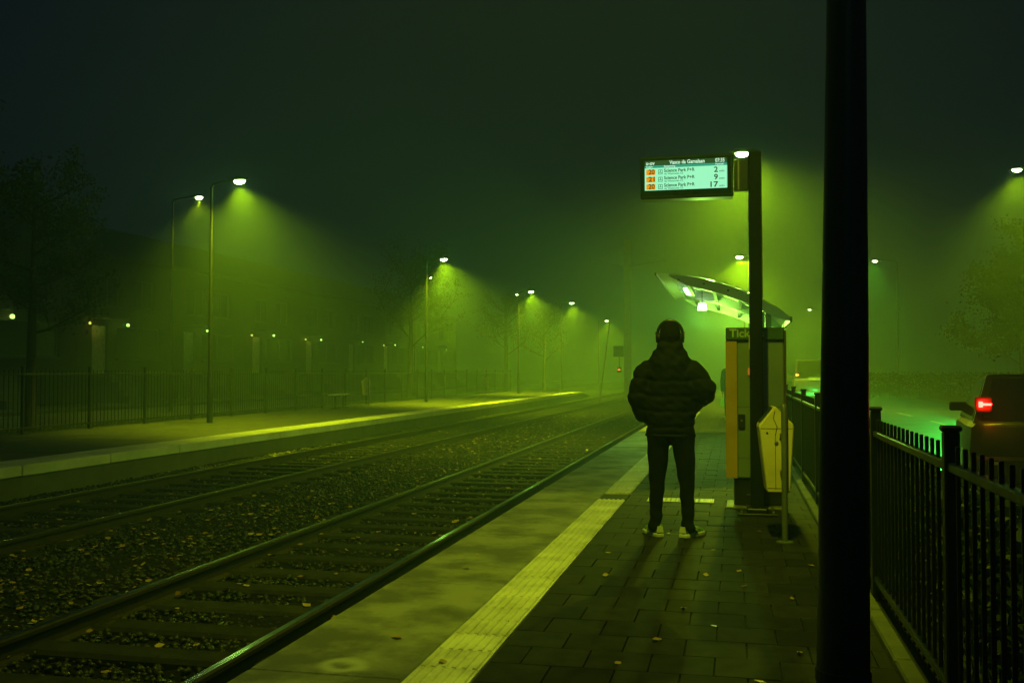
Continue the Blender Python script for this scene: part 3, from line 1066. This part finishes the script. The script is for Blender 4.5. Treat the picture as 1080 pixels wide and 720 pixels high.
def shoe(parent, x, y, rz):
    c, s = math.cos(rz), math.sin(rz)
    def P(u, w, z):
        return (x + u * c - w * s, y + u * s + w * c, z)
    up = blob('shoe', [(P(0, -.06, .055), P(0, .03, .055), .042, .045), (P(0, .03, .05), P(.004, .15, .038), .045, .036), (P(0, -.05, .08), P(0, -.02, .115), .042, .043)], M_shoe, parent, .009, 3)
    ring = [(-.030, -.105), (.030, -.105), (.043, -.06), (.040, .02), (.052, .10), (.045, .165), (.02, .198), (-.02, .198), (-.045, .165), (-.048, .10), (-.036, .02), (-.043, -.06)]
    MB().loft([[P(u * .96, w * .98, .0) for u, w in ring], [P(u * 1.05, w * 1.02, .008) for u, w in ring], [P(u * 1.05, w * 1.02, .028) for u, w in ring], [P(u * .95, w * .97, .036) for u, w in ring]]).build('sole', M_sole, up)
    MB().loft([[P(-.03, -.10, .05), P(.03, -.10, .05), P(.03, -.108, .045), P(-.03, -.108, .045)], [P(-.022, -.098, .095), P(.022, -.098, .095), P(.022, -.105, .095), P(-.022, -.105, .095)]]).build('heel_tab', M_sole, up)
    MB().tube([P(-.046, -.03, .10), P(-.05, .0, .075), P(-.05, .05, .045)], .007, 6).build('shoe_stripe', M_sole, up)
    MB().tube([P(.046, -.03, .10), P(.05, .0, .075), P(.05, .05, .045)], .007, 6).build('shoe_stripe', M_sole, up)
    return up


def head_segs(z):
    return [((0, .0, z), (0, .012, z + .055), .088, .088, (.86, 1.05, 1.08)), ((0, .04, z - .055), (0, .06, z - .085), .058, .04),
            ((0, .105, z - .005), (0, .118, z - .022), .014, .016), ((0, -.01, z - .16), (0, 0, z - .06), .058, .056),
            ((-.083, .0, z - .005), (-.086, -.004, z + .022), .014, .017, (.5, 1, 1.2)), ((.083, .0, z - .005), (.086, -.004, z + .022), .014, .017, (.5, 1, 1.2)),
            ((-.026, .098, z - .055), (.026, .098, z - .055), .010, .010)]


man = thing('person', 'person in black quilted jacket and headphones waiting on the platform, seen from behind', 'person', (-.53, 8.47, 0))
HZ = 1.655
blob('body', head_segs(HZ) + [((0, 0, 1.5), (0, 0, 1.0), .10, .12, (1.3, .85, 1)), ((-.17, 0, 1.42), (-.29, -.03, 1.16), .05, .045), ((-.29, -.03, 1.16), (-.14, .16, .98), .042, .035),
               ((.17, 0, 1.42), (.30, -.03, 1.17), .05, .045), ((.30, -.03, 1.17), (.13, .16, .99), .042, .035), ((-.14, .16, .98), (-.08, .17, .95), .034, .03), ((.13, .16, .99), (.08, .17, .96), .034, .03),
               ((-.098, 0, .88), (-.112, .01, .5), .07, .045), ((-.112, .01, .5), (-.13, -.01, .1), .045, .034), ((.098, 0, .88), (.13, .012, .5), .07, .045), ((.13, .012, .5), (.144, -.01, .1), .045, .034)], M_skin, man, .010, 3)
blob('hair', [((0, -.012, HZ + .025), (0, .0, HZ + .056), .096, .092, (.98, 1.04, 1.02)), ((0, -.03, HZ - .04), (0, -.02, HZ), .082, .088, (.95, .9, 1))], M_hair, man, .009, 3)
jk = [((0, .0, 1.34), (0, .01, 1.02), .185, .185, (1.18, .86, 1)), ((0, .01, 1.02), (0, .012, .90), .185, .172, (1.2, .86, .7)),
      ((-.16, 0, 1.385), (.16, 0, 1.385), .125, .125, (1, .9, .85)), ((-.05, -.02, 1.44), (.05, -.02, 1.44), .14, .14, (1.0, 1, .9)), ((0, -.02, 1.48), (0, -.02, 1.55), .135, .115, (1.08, 1, .9)),
      # arms bent, hands in the front pockets
      ((-.20, 0, 1.36), (-.265, -.03, 1.17), .107, .094), ((-.265, -.03, 1.17), (-.225, .03, 1.03), .098, .085), ((-.225, .03, 1.03), (-.15, .13, .96), .08, .065), ((-.15, 0, 1.2), (-.15, 0, 1.05), .11, .1),
      ((.20, 0, 1.36), (.285, -.03, 1.24), .107, .094), ((.285, -.03, 1.24), (.285, .02, 1.20), .098, .09), ((.285, .02, 1.20), (.15, .15, 1.08), .085, .07), ((.16, 0, 1.26), (.22, 0, 1.2), .11, .09),
      # collar and folded hood on the neck
      ((-.085, -.03, 1.52), (.085, -.03, 1.52), .075, .075, (1, 1.15, .95)), ((-.055, -.05, 1.59), (.055, -.05, 1.59), .062, .062, (1, 1.2, 1)), ((-.10, .05, 1.53), (.10, .05, 1.53), .04, .04)]
jo = blob('jacket', jk, M_jack, man, .011, 4, quilt)
MB().tube([(-.20, -.02, .852), (-.1, -.125, .85), (.1, -.125, .85), (.20, -.02, .852), (.19, .10, .855), (0, .155, .855), (-.19, .10, .855), (-.20, -.02, .852)], .013, 6).build('hem', M_jack, jo, smooth=True)
tr = [((-.075, 0, .90), (.075, 0, .90), .115, .115, (1, .95, .8)), ((-.098, .0, .88), (-.112, .01, .50), .108, .076), ((-.112, .01, .50), (-.128, -.01, .13), .070, .052), ((-.128, -.012, .14), (-.13, -.012, .085), .056, .058),
      ((.098, .0, .88), (.130, .012, .50), .108, .076), ((.130, .012, .50), (.142, -.01, .13), .070, .052), ((.142, -.012, .14), (.144, -.012, .085), .056, .058)]
blob('trousers', tr, M_trou, man, .011, 3, folds)
shoe(man, -.135, .03, R(28))
shoe(man, .150, .03, R(-30))
pts = []
for k in range(15):
    a = math.pi * k / 14
    pts.append((-.108 * math.cos(a), -.005, HZ + .005 + .152 * math.sin(a) ** .8))
hp = MB().tube(pts, .013, 8).build('headphones', M_hp, man, smooth=True)
for s in (-1, 1):
    MB().lathe([(.02, -.012), (.043, -.010), (.047, .012), (.036, .028), (.01, .03)], n=18).build('ear_cup', M_hp, hp, (s * .088, -.002, HZ + .008), rot=(0, s * R(90), 0), smooth=True)
    MB().tube([(s * .112, -.006, HZ + .02), (s * .119, -.006, HZ + .06)], .008, 6).build('slider', M_hpg, hp)

# second traveller, half hidden behind the ticket machine
w = thing('person', 'person in dark coat standing far down the platform, half hidden behind ticket machine', 'person', (-.13, 29.0, 0))
blob('body', head_segs(HZ - .01) + [((0, 0, 1.46), (0, 0, .95), .11, .12, (1.3, .85, 1)), ((-.17, 0, 1.38), (-.22, 0, 1.1), .05, .045), ((-.22, 0, 1.1), (-.22, .06, .84), .042, .035), ((.17, 0, 1.38), (.22, 0, 1.1), .05, .045), ((.22, 0, 1.1), (.22, .06, .84), .042, .035),
              ((-.22, .06, .84), (-.215, .075, .75), .032, .026), ((.22, .06, .84), (.215, .075, .75), .032, .026),
              ((-.09, 0, .9), (-.10, 0, .1), .08, .042), ((.09, 0, .9), (.10, 0, .1), .08, .042)], M_skin, w, .012, 3)
blob('coat', [((0, 0, 1.36), (0, .0, .78), .16, .17, (1.15, .85, 1)), ((-.14, 0, 1.39), (.14, 0, 1.39), .095, .095), ((-.18, 0, 1.37), (-.22, 0, 1.1), .075, .066), ((-.22, 0, 1.1), (-.22, .06, .86), .064, .05), ((.18, 0, 1.37), (.22, 0, 1.1), .075, .066), ((.22, 0, 1.1), (.22, .06, .86), .064, .05), ((-.06, 0, 1.49), (.06, 0, 1.49), .06, .06)], M_jack, w, .014, 3)
blob('hair', [((0, -.015, HZ + .03), (0, -.01, HZ + .05), .10, .095, (.95, 1.04, 1.06)), ((0, -.03, HZ - .07), (0, -.03, HZ), .085, .095, (.95, .9, 1))], M_hair, w, .012, 3)
blob('trousers', [((-.092, .0, .85), (-.10, .01, .1), .09, .055), ((.092, .0, .85), (.10, .012, .1), .09, .055), ((-.07, 0, .85), (.07, 0, .85), .1, .1)], M_trou, w, .014, 3)
shoe(w, -.10, .02, R(10))
shoe(w, .10, .02, R(-10))
b = thing('carrier_bag', 'pale green carrier bag hanging beside the person behind ticket machine', 'bag', (-.35, 29.03, .40))
MB().loft([[(-.05, -.12, 0), (.05, -.12, 0), (.05, .12, 0), (-.05, .12, 0)], [(-.06, -.13, .12), (.06, -.13, .12), (.06, .13, .12), (-.06, .13, .12)], [(-.03, -.11, .24), (.03, -.11, .24), (.03, .11, .24), (-.03, .11, .24)]]).build('pouch', mat('bag_green', (.2, .6, .2), .4), b)
MB().tube([(0, -.07, .235), (0, -.03, .34), (0, .03, .34), (0, .07, .235)], .006, 6).build('handle', M_black, b)


# ------------------------------------------------------------------ cars
HEAD = 24000
def car(label, loc, rz, tall, paint, red, lit=1.0, name='parked_car'):
    t = thing(name, label, 'car' if not tall else 'van', loc, rz, None)
    L, W = (3.75, 1.66) if not tall else (4.6, 1.85)
    H = 1.38 if not tall else 1.95
    belt = .92 if not tall else 1.12
    # lower body: stations from the rear (y=0) to the nose (y=L)
    def sec(y, hw, zb, zt, r=.07):
        return [(-hw + r, y, zb), (hw - r, y, zb), (hw, y, zb + r), (hw + .01, y, (zb + zt) / 2), (hw - .01, y, zt - r), (hw - r * 1.3, y, zt), (-hw + r * 1.3, y, zt), (-hw + .01, y, zt - r), (-hw - .01, y, (zb + zt) / 2), (-hw, y, zb + r)]
    h = W / 2
    nose = .78 if not tall else 1.0
    st = [(0, h * .86, .38, belt - .06), (.05, h * .95, .28, belt), (.35, h, .20, belt + .01), (L * .35, h, .18, belt), (L * .62, h, .18, belt - .02), (L * .72, h * .99, .18, belt - .05), (L * .9, h * .95, .2, nose), (L - .08, h * .88, .24, nose - .06), (L, h * .75, .34, nose - .16)]
    MB().loft([sec(*q) for q in st]).build('body', paint, t, smooth=True)
    # cabin
    def cab(y, hw, z):
        return (y, hw, z)
    cb = [(.06, h * .90, belt - .01), (.16, h * .84, belt + (H - belt) * .55), (.30, h * .76, H - .03), (.55, h * .76, H), (L * .42, h * .76, H), (L * .52, h * .74, H - .05)]
    y1, hw1 = L * .74, h * .86
    bot = [(-h * .92, .05, belt - .02), (h * .92, .05, belt - .02), (h * .93, L * .72, belt - .05), (-h * .93, L * .72, belt - .05)]
    top = [(-h * .74, .34, H), (h * .74, .34, H), (h * .72, L * .50, H - .03), (-h * .72, L * .50, H - .03)]
    if tall:
        top = [(-h * .86, .08, H), (h * .86, .08, H), (h * .82, L * .60, H - .03), (-h * .82, L * .60, H - .03)]
    mid = [tuple(a + (b - a) * .9 for a, b in zip(p, q)) for p, q in zip(bot, top)]
    tp = [(x * .93, y + (.06 if y < 1 else -.08), z + .02) for x, y, z in top]
    MB().loft([bot, mid, top, tp]).build('cabin', paint, t, smooth=False)
    # glazing proud of the cabin
    def quad(name, pts, m, off):
        a, b_, c, d = [Vector(p) for p in pts]
        nrm = (b_ - a).cross(d - a).normalized() * off
        ctr = (a + b_ + c + d) / 4
        q = [ctr + (p - ctr) * .9 for p in (a, b_, c, d)]
        MB().loft([[p for p in q], [p + nrm for p in q]]).build(name, m, t)
    quad('rear_window', [bot[0], bot[1], top[1], top[0]], M_glass, .008)
    quad('windscreen', [bot[2], bot[3], top[3], top[2]], M_glass, .008)
    quad('side_window', [bot[3], bot[0], top[0], top[3]], M_glass, .008)
    quad('side_window', [bot[1], bot[2], top[2], top[1]], M_glass, .008)
    for s in (-1, 1):
        tl = MB().bbox(s * h * .80 - .085, s * h * .80 + .075, -.035, .05, belt + .10, belt + .25, .015).build('tail_light', mat('tail_lens', (.3, .01, .005), .15), t)
        MB().prism([(-.05, -.03), (-.012, -.03), (-.008, -.012), (.07, -.010), (.07, .012), (-.008, .014), (-.012, .03), (-.05, .03)], -.012, 0).build('brake_lamp', emat('brake_red' + ('_v' if tall else ''), red, 45. * lit), tl, (s * h * .80, -.036, belt + .175))
        MB().bbox(min(s * h * .82, s * (h + .07)), max(s * h * .82, s * (h + .07)), L * .66, L * .66 + .07, belt + .02, belt + .13, .02).build('mirror', paint, t)
        MB().bbox(s * h * .7 - .14, s * h * .7 + .14, L - .12, L - .05, nose - .18, nose - .06, .02).build('headlight', M_white, t)
        for y in (.68, L - .75):
            wh = MB().lathe([(.20, -.09), (.285, -.09), (.305, -.06), (.305, .06), (.285, .09), (.20, .09)], n=24).build('wheel', M_black, t, (s * (h - .07), y, .305), rot=(0, R(90), 0), smooth=True)
            MB().lathe([(.03, -.1), (.19, -.085), (.2, 0), (.19, .085), (.03, .1)], n=16).build('rim', M_galv, wh)
    MB().bbox(-h * .93, h * .93, -.06, .06, .34, .56, .03).build('rear_bumper', paint, t)
    pl = MB().bbox(-.26, .26, -.03, -.012, belt - .06, belt + .05, .004).build('number_plate', mat('plate_yellow', (.85, .6, .05), .4), t)
    MB().bbox(-.27, .27, -.05, .0, belt + .055, belt + .08, .006).build('plate_trim', M_galv, t)
    if not tall:
        for x in (-.14, .14):
            MB().bbox(x - .02, x + .02, -.045, -.034, belt + .048, belt + .054, .001).build('plate_lamp', emat('plate_lamp', (1, .85, .3), 30.), pl)
        MB().bbox(-.6, -.5, -.064, -.058, .62 - .14, .65 - .14, .003).build('reflector', M_galv, t)
        MB().tube([(-.55, .40, H + .015), (.55, .40, H + .015)], .012, 6).build('roof_spoiler', paint, t)
    if not tall:
        for s in (-1, 1):
            hb_ = spot(t, (s * h * .68, L + .03, nose - .10), HEAD, (.03, 1., .10), 50, .10, .05)
            hb_.rotation_euler = (R(90 - 23.5), 0, R(11))
    for s in (-1, 1):
        l = point(t, (s * h * .80, -.22, belt + .175), 4.0 * lit, red, .05)
    return t


M_car = mat('car_paint_dark', (.008, .008, .009), .45, .0, coat=.05, spec=.15, scale=2)
M_van = mat('van_paint_grey', (.10, .10, .10), .35, coat=.4, scale=2)
car('dark hatchback with glowing red tail lights on the road beyond the fence', (3.16, 11.0, Z_ROAD), R(-9), False, M_car, (1, .018, .012))
car('distant van with orange rear lights seen past the ticket machine', (3.45, 46, Z_ROAD), R(-3), True, M_van, (1, .2, .02), .5, 'delivery_van')


# ------------------------------------------------------------------ trees and hedge
def tree(label, x, y, z, h, spread, nleaf, seed, low=.35, leaf=(.07, .13), group=None, name='street_tree'):
    r = random.Random(seed)
    t = thing(name, label, 'tree', (x, y, z), 0, group)
    tips = []
    trunk = MB()
    th = h * low
    trunk.tube([(0, 0, -.2), (.02, .01, th * .4), (.06, -.03, th), (.04, .02, h * .62), (.0, .05, h * .88)], [.19 * h / 8, .15 * h / 8, .12 * h / 8, .07 * h / 8, .02], 9)
    def limb(p, d, ln, rad, lv):
        q = [p]
        dd = Vector(d)
        for k in range(3):
            dd = (dd + Vector((r.uniform(-.25, .25), r.uniform(-.25, .25), r.uniform(-.05, .28)))).normalized()
            q.append(q[-1] + dd * ln / 3)
        trunk.tube(q, [rad, rad * .75, rad * .5, rad * .25], 5)
        tips.append((q[-1], lv)); tips.append((q[2], lv))
        if lv < 2:
            for k in range(4):
                a = r.uniform(0, 6.28)
                limb(q[1 + k % 3], (dd * .7 + Vector((math.cos(a), math.sin(a), r.uniform(-.1, .5)))).normalized(), ln * .58, rad * .5, lv + 1)
    for k in range(9):
        a = k * 2.4 + r.uniform(-.3, .3)
        zz = th + (h * .85 - th) * k / 9
        limb(Vector((.04, 0, zz)), (math.cos(a), math.sin(a), r.uniform(.25, .7)), spread * r.uniform(.75, 1.05) * (1 - .45 * k / 9), .05 * h / 8, 0)
    trunk.build('trunk', M_bark, t, smooth=True)
    rs = np.random.RandomState(seed)
    P = np.array([p[:] for p, lv in tips], np.float32)
    n = nleaf
    idx = rs.randint(0, len(P), n)
    # leaves gather in uneven clumps round the twig ends
    sz = rs.uniform(.10, .34, len(P)) * spread / 2.6
    off = rs.normal(0, 1, (n, 3)) * sz[idx][:, None] * np.array([1, 1, .7])
    c = P[idx] + off
    s = rs.uniform(*leaf, n)
    u = rs.normal(0, 1, (n, 3)); u /= np.linalg.norm(u, axis=1)[:, None]
    w_ = rs.normal(0, 1, (n, 3)); w_ -= u * (w_ * u).sum(1)[:, None]; w_ /= np.linalg.norm(w_, axis=1)[:, None]
    v = np.stack([c - u * s[:, None] * .5, c - w_ * s[:, None] * .28, c + u * s[:, None] * .5, c + w_ * s[:, None] * .28], 1).reshape(-1, 3)
    raw('crown', v, np.arange(n * 4).reshape(-1, 4), M_leaf, t)
    return t


TG_ = 'trees behind the far platform'
tree('tree in darkness at the dark end of the far platform', -16.6, 16.6, -.1, 7.4, 2.6, 9000, 21, group=TG_, leaf=(.10, .17))
tree('slender dark tree on the verge behind the far fence', -16.9, 21.3, -.1, 6.9, 1.9, 8000, 22, group=TG_)
tree('tree with branches crossing the lamp light by the bench', -15.7, 47.0, -.1, 7.6, 2.7, 8000, 23, group=TG_)
tree('faint tree behind the far end of the far platform', -15.2, 66.0, -.1, 7.4, 2.4, 6000, 24, group=TG_)
tree('tree beyond the end ramp with a branch before a lamp', -14.0, 73.5, -.4, 7.2, 2.2, 5000, 25, group=TG_)
tree('large dark tree on the pavement across the road', 13.2, 40.0, -.1, 8.0, 3.4, 26000, 26, low=.16, leaf=(.12, .22), group='trees across the road')
tree('dark tree across the road beside the hedge', 13.4, 52.0, -.1, 7.6, 3.0, 20000, 27, low=.16, leaf=(.12, .22), group='trees across the road')

def hedge(label, x0, x1, y, h, seed, n, z=-.06, rz=0., dep=.45, leaf=(.08, .16)):
    t = thing('hedge', label, 'hedge', ((x0 + x1) / 2, y, z), rz)
    rs = np.random.RandomState(seed)
    L = (x1 - x0) / 2
    c = np.stack([rs.uniform(-L, L, n), rs.uniform(-dep, dep, n), h * rs.rand(n) ** .6 + .08 * np.sin(rs.rand(n) * 9)], -1)
    s = rs.uniform(*leaf, n)
    u = rs.normal(0, 1, (n, 3)); u /= np.linalg.norm(u, axis=1)[:, None]
    w_ = rs.normal(0, 1, (n, 3)); w_ -= u * (w_ * u).sum(1)[:, None]; w_ /= np.linalg.norm(w_, axis=1)[:, None]
    v = np.stack([c - u * s[:, None] * .5, c - w_ * s[:, None] * .3, c + u * s[:, None] * .5, c + w_ * s[:, None] * .3], 1).reshape(-1, 3)
    raw('foliage', v, np.arange(n * 4).reshape(-1, 4), M_leaf, t)
    b = MB()
    for k in range(int(L * 4)):
        x = -L + k * .5 + .2
        b.tube([(x, 0, 0), (x + rs.uniform(-.1, .1), rs.uniform(-.1, .1), h * .8)], [.03, .012], 5)
    b.build('stems', M_bark, t)


hedge('long clipped hedge across the foggy end of the road', 4.4, 14.5, 56.5, 1.35, 31, 9000)
hedge('added low hedge that darkens the view through the near fence', 1.25 - 5.5, 1.25 + 5.5, 6.0, .74, 33, 30000, -.06, R(90), .14, (.05, .10))  # added foliage, stands in for the unlit ground behind the bars

# ------------------------------------------------------------------ houses behind the far platform
def house():
    t = thing('row_house', '', 'house', (0, 0, 0))
    Wd = 6.6
    # front wall facing +x with openings: built from butt-jointed pieces
    m = MB()
    m.box(-8, 0, 0, .2, 0, 6.6).box(-8, 0, Wd - .2, Wd, 0, 6.6).box(-8, -7.75, .2, Wd - .2, 0, 6.6)
    for a, b, c, d in ((.2, Wd - .2, 0, 1.25), (.2, .9, 1.25, 3.5), (1.9, 2.5, 1.25, 3.5), (5.6, Wd - .2, 1.25, 3.5), (2.5, 5.6, 1.25, 2.0), (.2, Wd - .2, 3.5, 4.4), (.2, 1.2, 4.4, 5.8), (2.7, 3.6, 4.4, 5.8), (5.1, Wd - .2, 4.4, 5.8), (.2, Wd - .2, 5.8, 6.6)):
        m.box(-.25, 0, a, b, c, d)
    m.build('wall', M_brick, t)
    MB().prism([(-8.2, 6.6), (.3, 6.6), (.3, 6.75), (-4, 8.9), (-8.2, 6.75)], 0, Wd).build('roof', M_tile, t)
    d = MB().bbox(-.16, -.10, .92, 1.88, 1.27, 3.48, .006).build('door', mat('pale_door', (.62, .55, .35), .5), t)
    MB().tube([(-.09, 1.75, 2.25), (-.05, 1.75, 2.25), (-.05, 1.75, 2.35)], .015, 6).build('handle', M_galv, d)
    for a, b, z0, z1 in ((2.5, 5.6, 2.0, 3.5), (1.2, 2.7, 4.4, 5.8), (3.6, 5.1, 4.4, 5.8)):
        w_ = MB()
        w_.box(-.16, -.08, a + .002, a + .07, z0, z1).box(-.16, -.08, b - .07, b - .002, z0, z1).box(-.16, -.08, a + .07, b - .07, z0, z0 + .07).box(-.16, -.08, a + .07, b - .07, z1 - .07, z1).box(-.155, -.085, (a + b) / 2 - .03, (a + b) / 2 + .03, z0 + .07, z1 - .07)
        wo = w_.build('window', M_white, t)
        MB().box(-.13, -.125, a + .072, b - .072, z0 + .072, z1 - .072).build('pane', M_glass, wo)
        MB().box(-.02, .1, a - .05, b + .05, z0 - .08, z0 - .002).build('sill', M_wall, wo)
    MB().box(.0, 1.2, .7, 2.1, 0, 1.25).box(1.2, 1.5, .7, 2.1, 0, .94).box(1.5, 1.8, .7, 2.1, 0, .62).box(1.8, 2.1, .7, 2.1, 0, .31).build('steps', M_wall, t)
    MB().box(.005, .95, .75, 2.15, 3.78, 3.9).build('canopy', M_wall, t)
    return t


HL = ['house with one bright porch lamp at the dark end of the row',
      'house with paired porch lamps facing the dark verge, second in the row',
      'house with paired porch lamps partly behind the nearest far lamp post',
      'house in the row with paired porch lamps left of the bench',
      'house with a wide pale doorway behind the bench',
      'house in fog behind the second far lamp post',
      'house in fog with two faint porch lights',
      'house in fog near the farthest yellow bin',
      'last house of the row, almost lost in fog']
PW = emat('porch_lamp_white', (.45, 1, .15), 4.)
PY = emat('porch_lamp_amber', (.8, .9, .1), 1.8)
pwm = MB().lathe([(.02, -.07), (.065, -.05), (.07, .03), (.03, .07)], n=12).mesh('porch_lamp', PW, True)
pym = MB().lathe([(.02, -.06), (.05, -.04), (.055, .02), (.02, .06)], n=12).mesh('porch_lamp', PY, True)
h0 = house()
ylist = [30.75 + 7.61 * k for k in range(9)]
for k, y in enumerate(ylist):
    h = h0 if k == 0 else copy_tree(h0)
    h.location = (-28.1, y, 0)
    h.scale = (1, 1.15, 1)
    h['label'] = HL[k]
    h['group'] = 'row of houses behind the side road'
hs = [o for o in bpy.data.objects if o.name.startswith('row_house')]
hs.sort(key=lambda o: o.location.y)
for k, h in enumerate(hs):
    s = (1, 1, 1, 1, 1, .55, .7, .6, .45, .3)[k]
    pl_ = link('porch_lamp', pwm, h, (.12, 3.0 + rnd.uniform(-.25, .25), 3.62 + rnd.uniform(-.08, .06)))
    ks = (1.25, 1., .8, 1., .9, .6, .8, .7, .6)[k]
    pl_.scale = (ks, ks, ks)
    l = point(h, (.5, 2.6, 3.5), 5 * s, (.5, 1., .1), .08)
    if k in (1, 3, 4, 6):
        link('porch_lamp', pym, h, (.1, .65, 3.55))
        point(h, (.45, .9, 3.4), 3, (1., .8, .1), .06)

# ------------------------------------------------------------------ fog: one closed box round the place
hz = MB().box(-310, 310, -70, 330, -1.6, 11.5).build('haze', None)
hz['kind'] = 'stuff'
hz['label'] = 'even pale green night fog filling the air'
hm = bpy.data.materials.new('fog')
hm.use_nodes = True
N, L = hm.node_tree.nodes, hm.node_tree.links
for q in list(N):
    if q.type == 'BSDF_PRINCIPLED':
        N.remove(q)
pv = N.new('ShaderNodeVolumePrincipled')
pv.inputs['Color'].default_value = (.62, 1.0, .92, 1)
pv.inputs['Density'].default_value = .0105
pv.inputs['Anisotropy'].default_value = .45
L.new(pv.outputs['Volume'], N['Material Output'].inputs['Volume'])
hz.data.materials.append(hm)
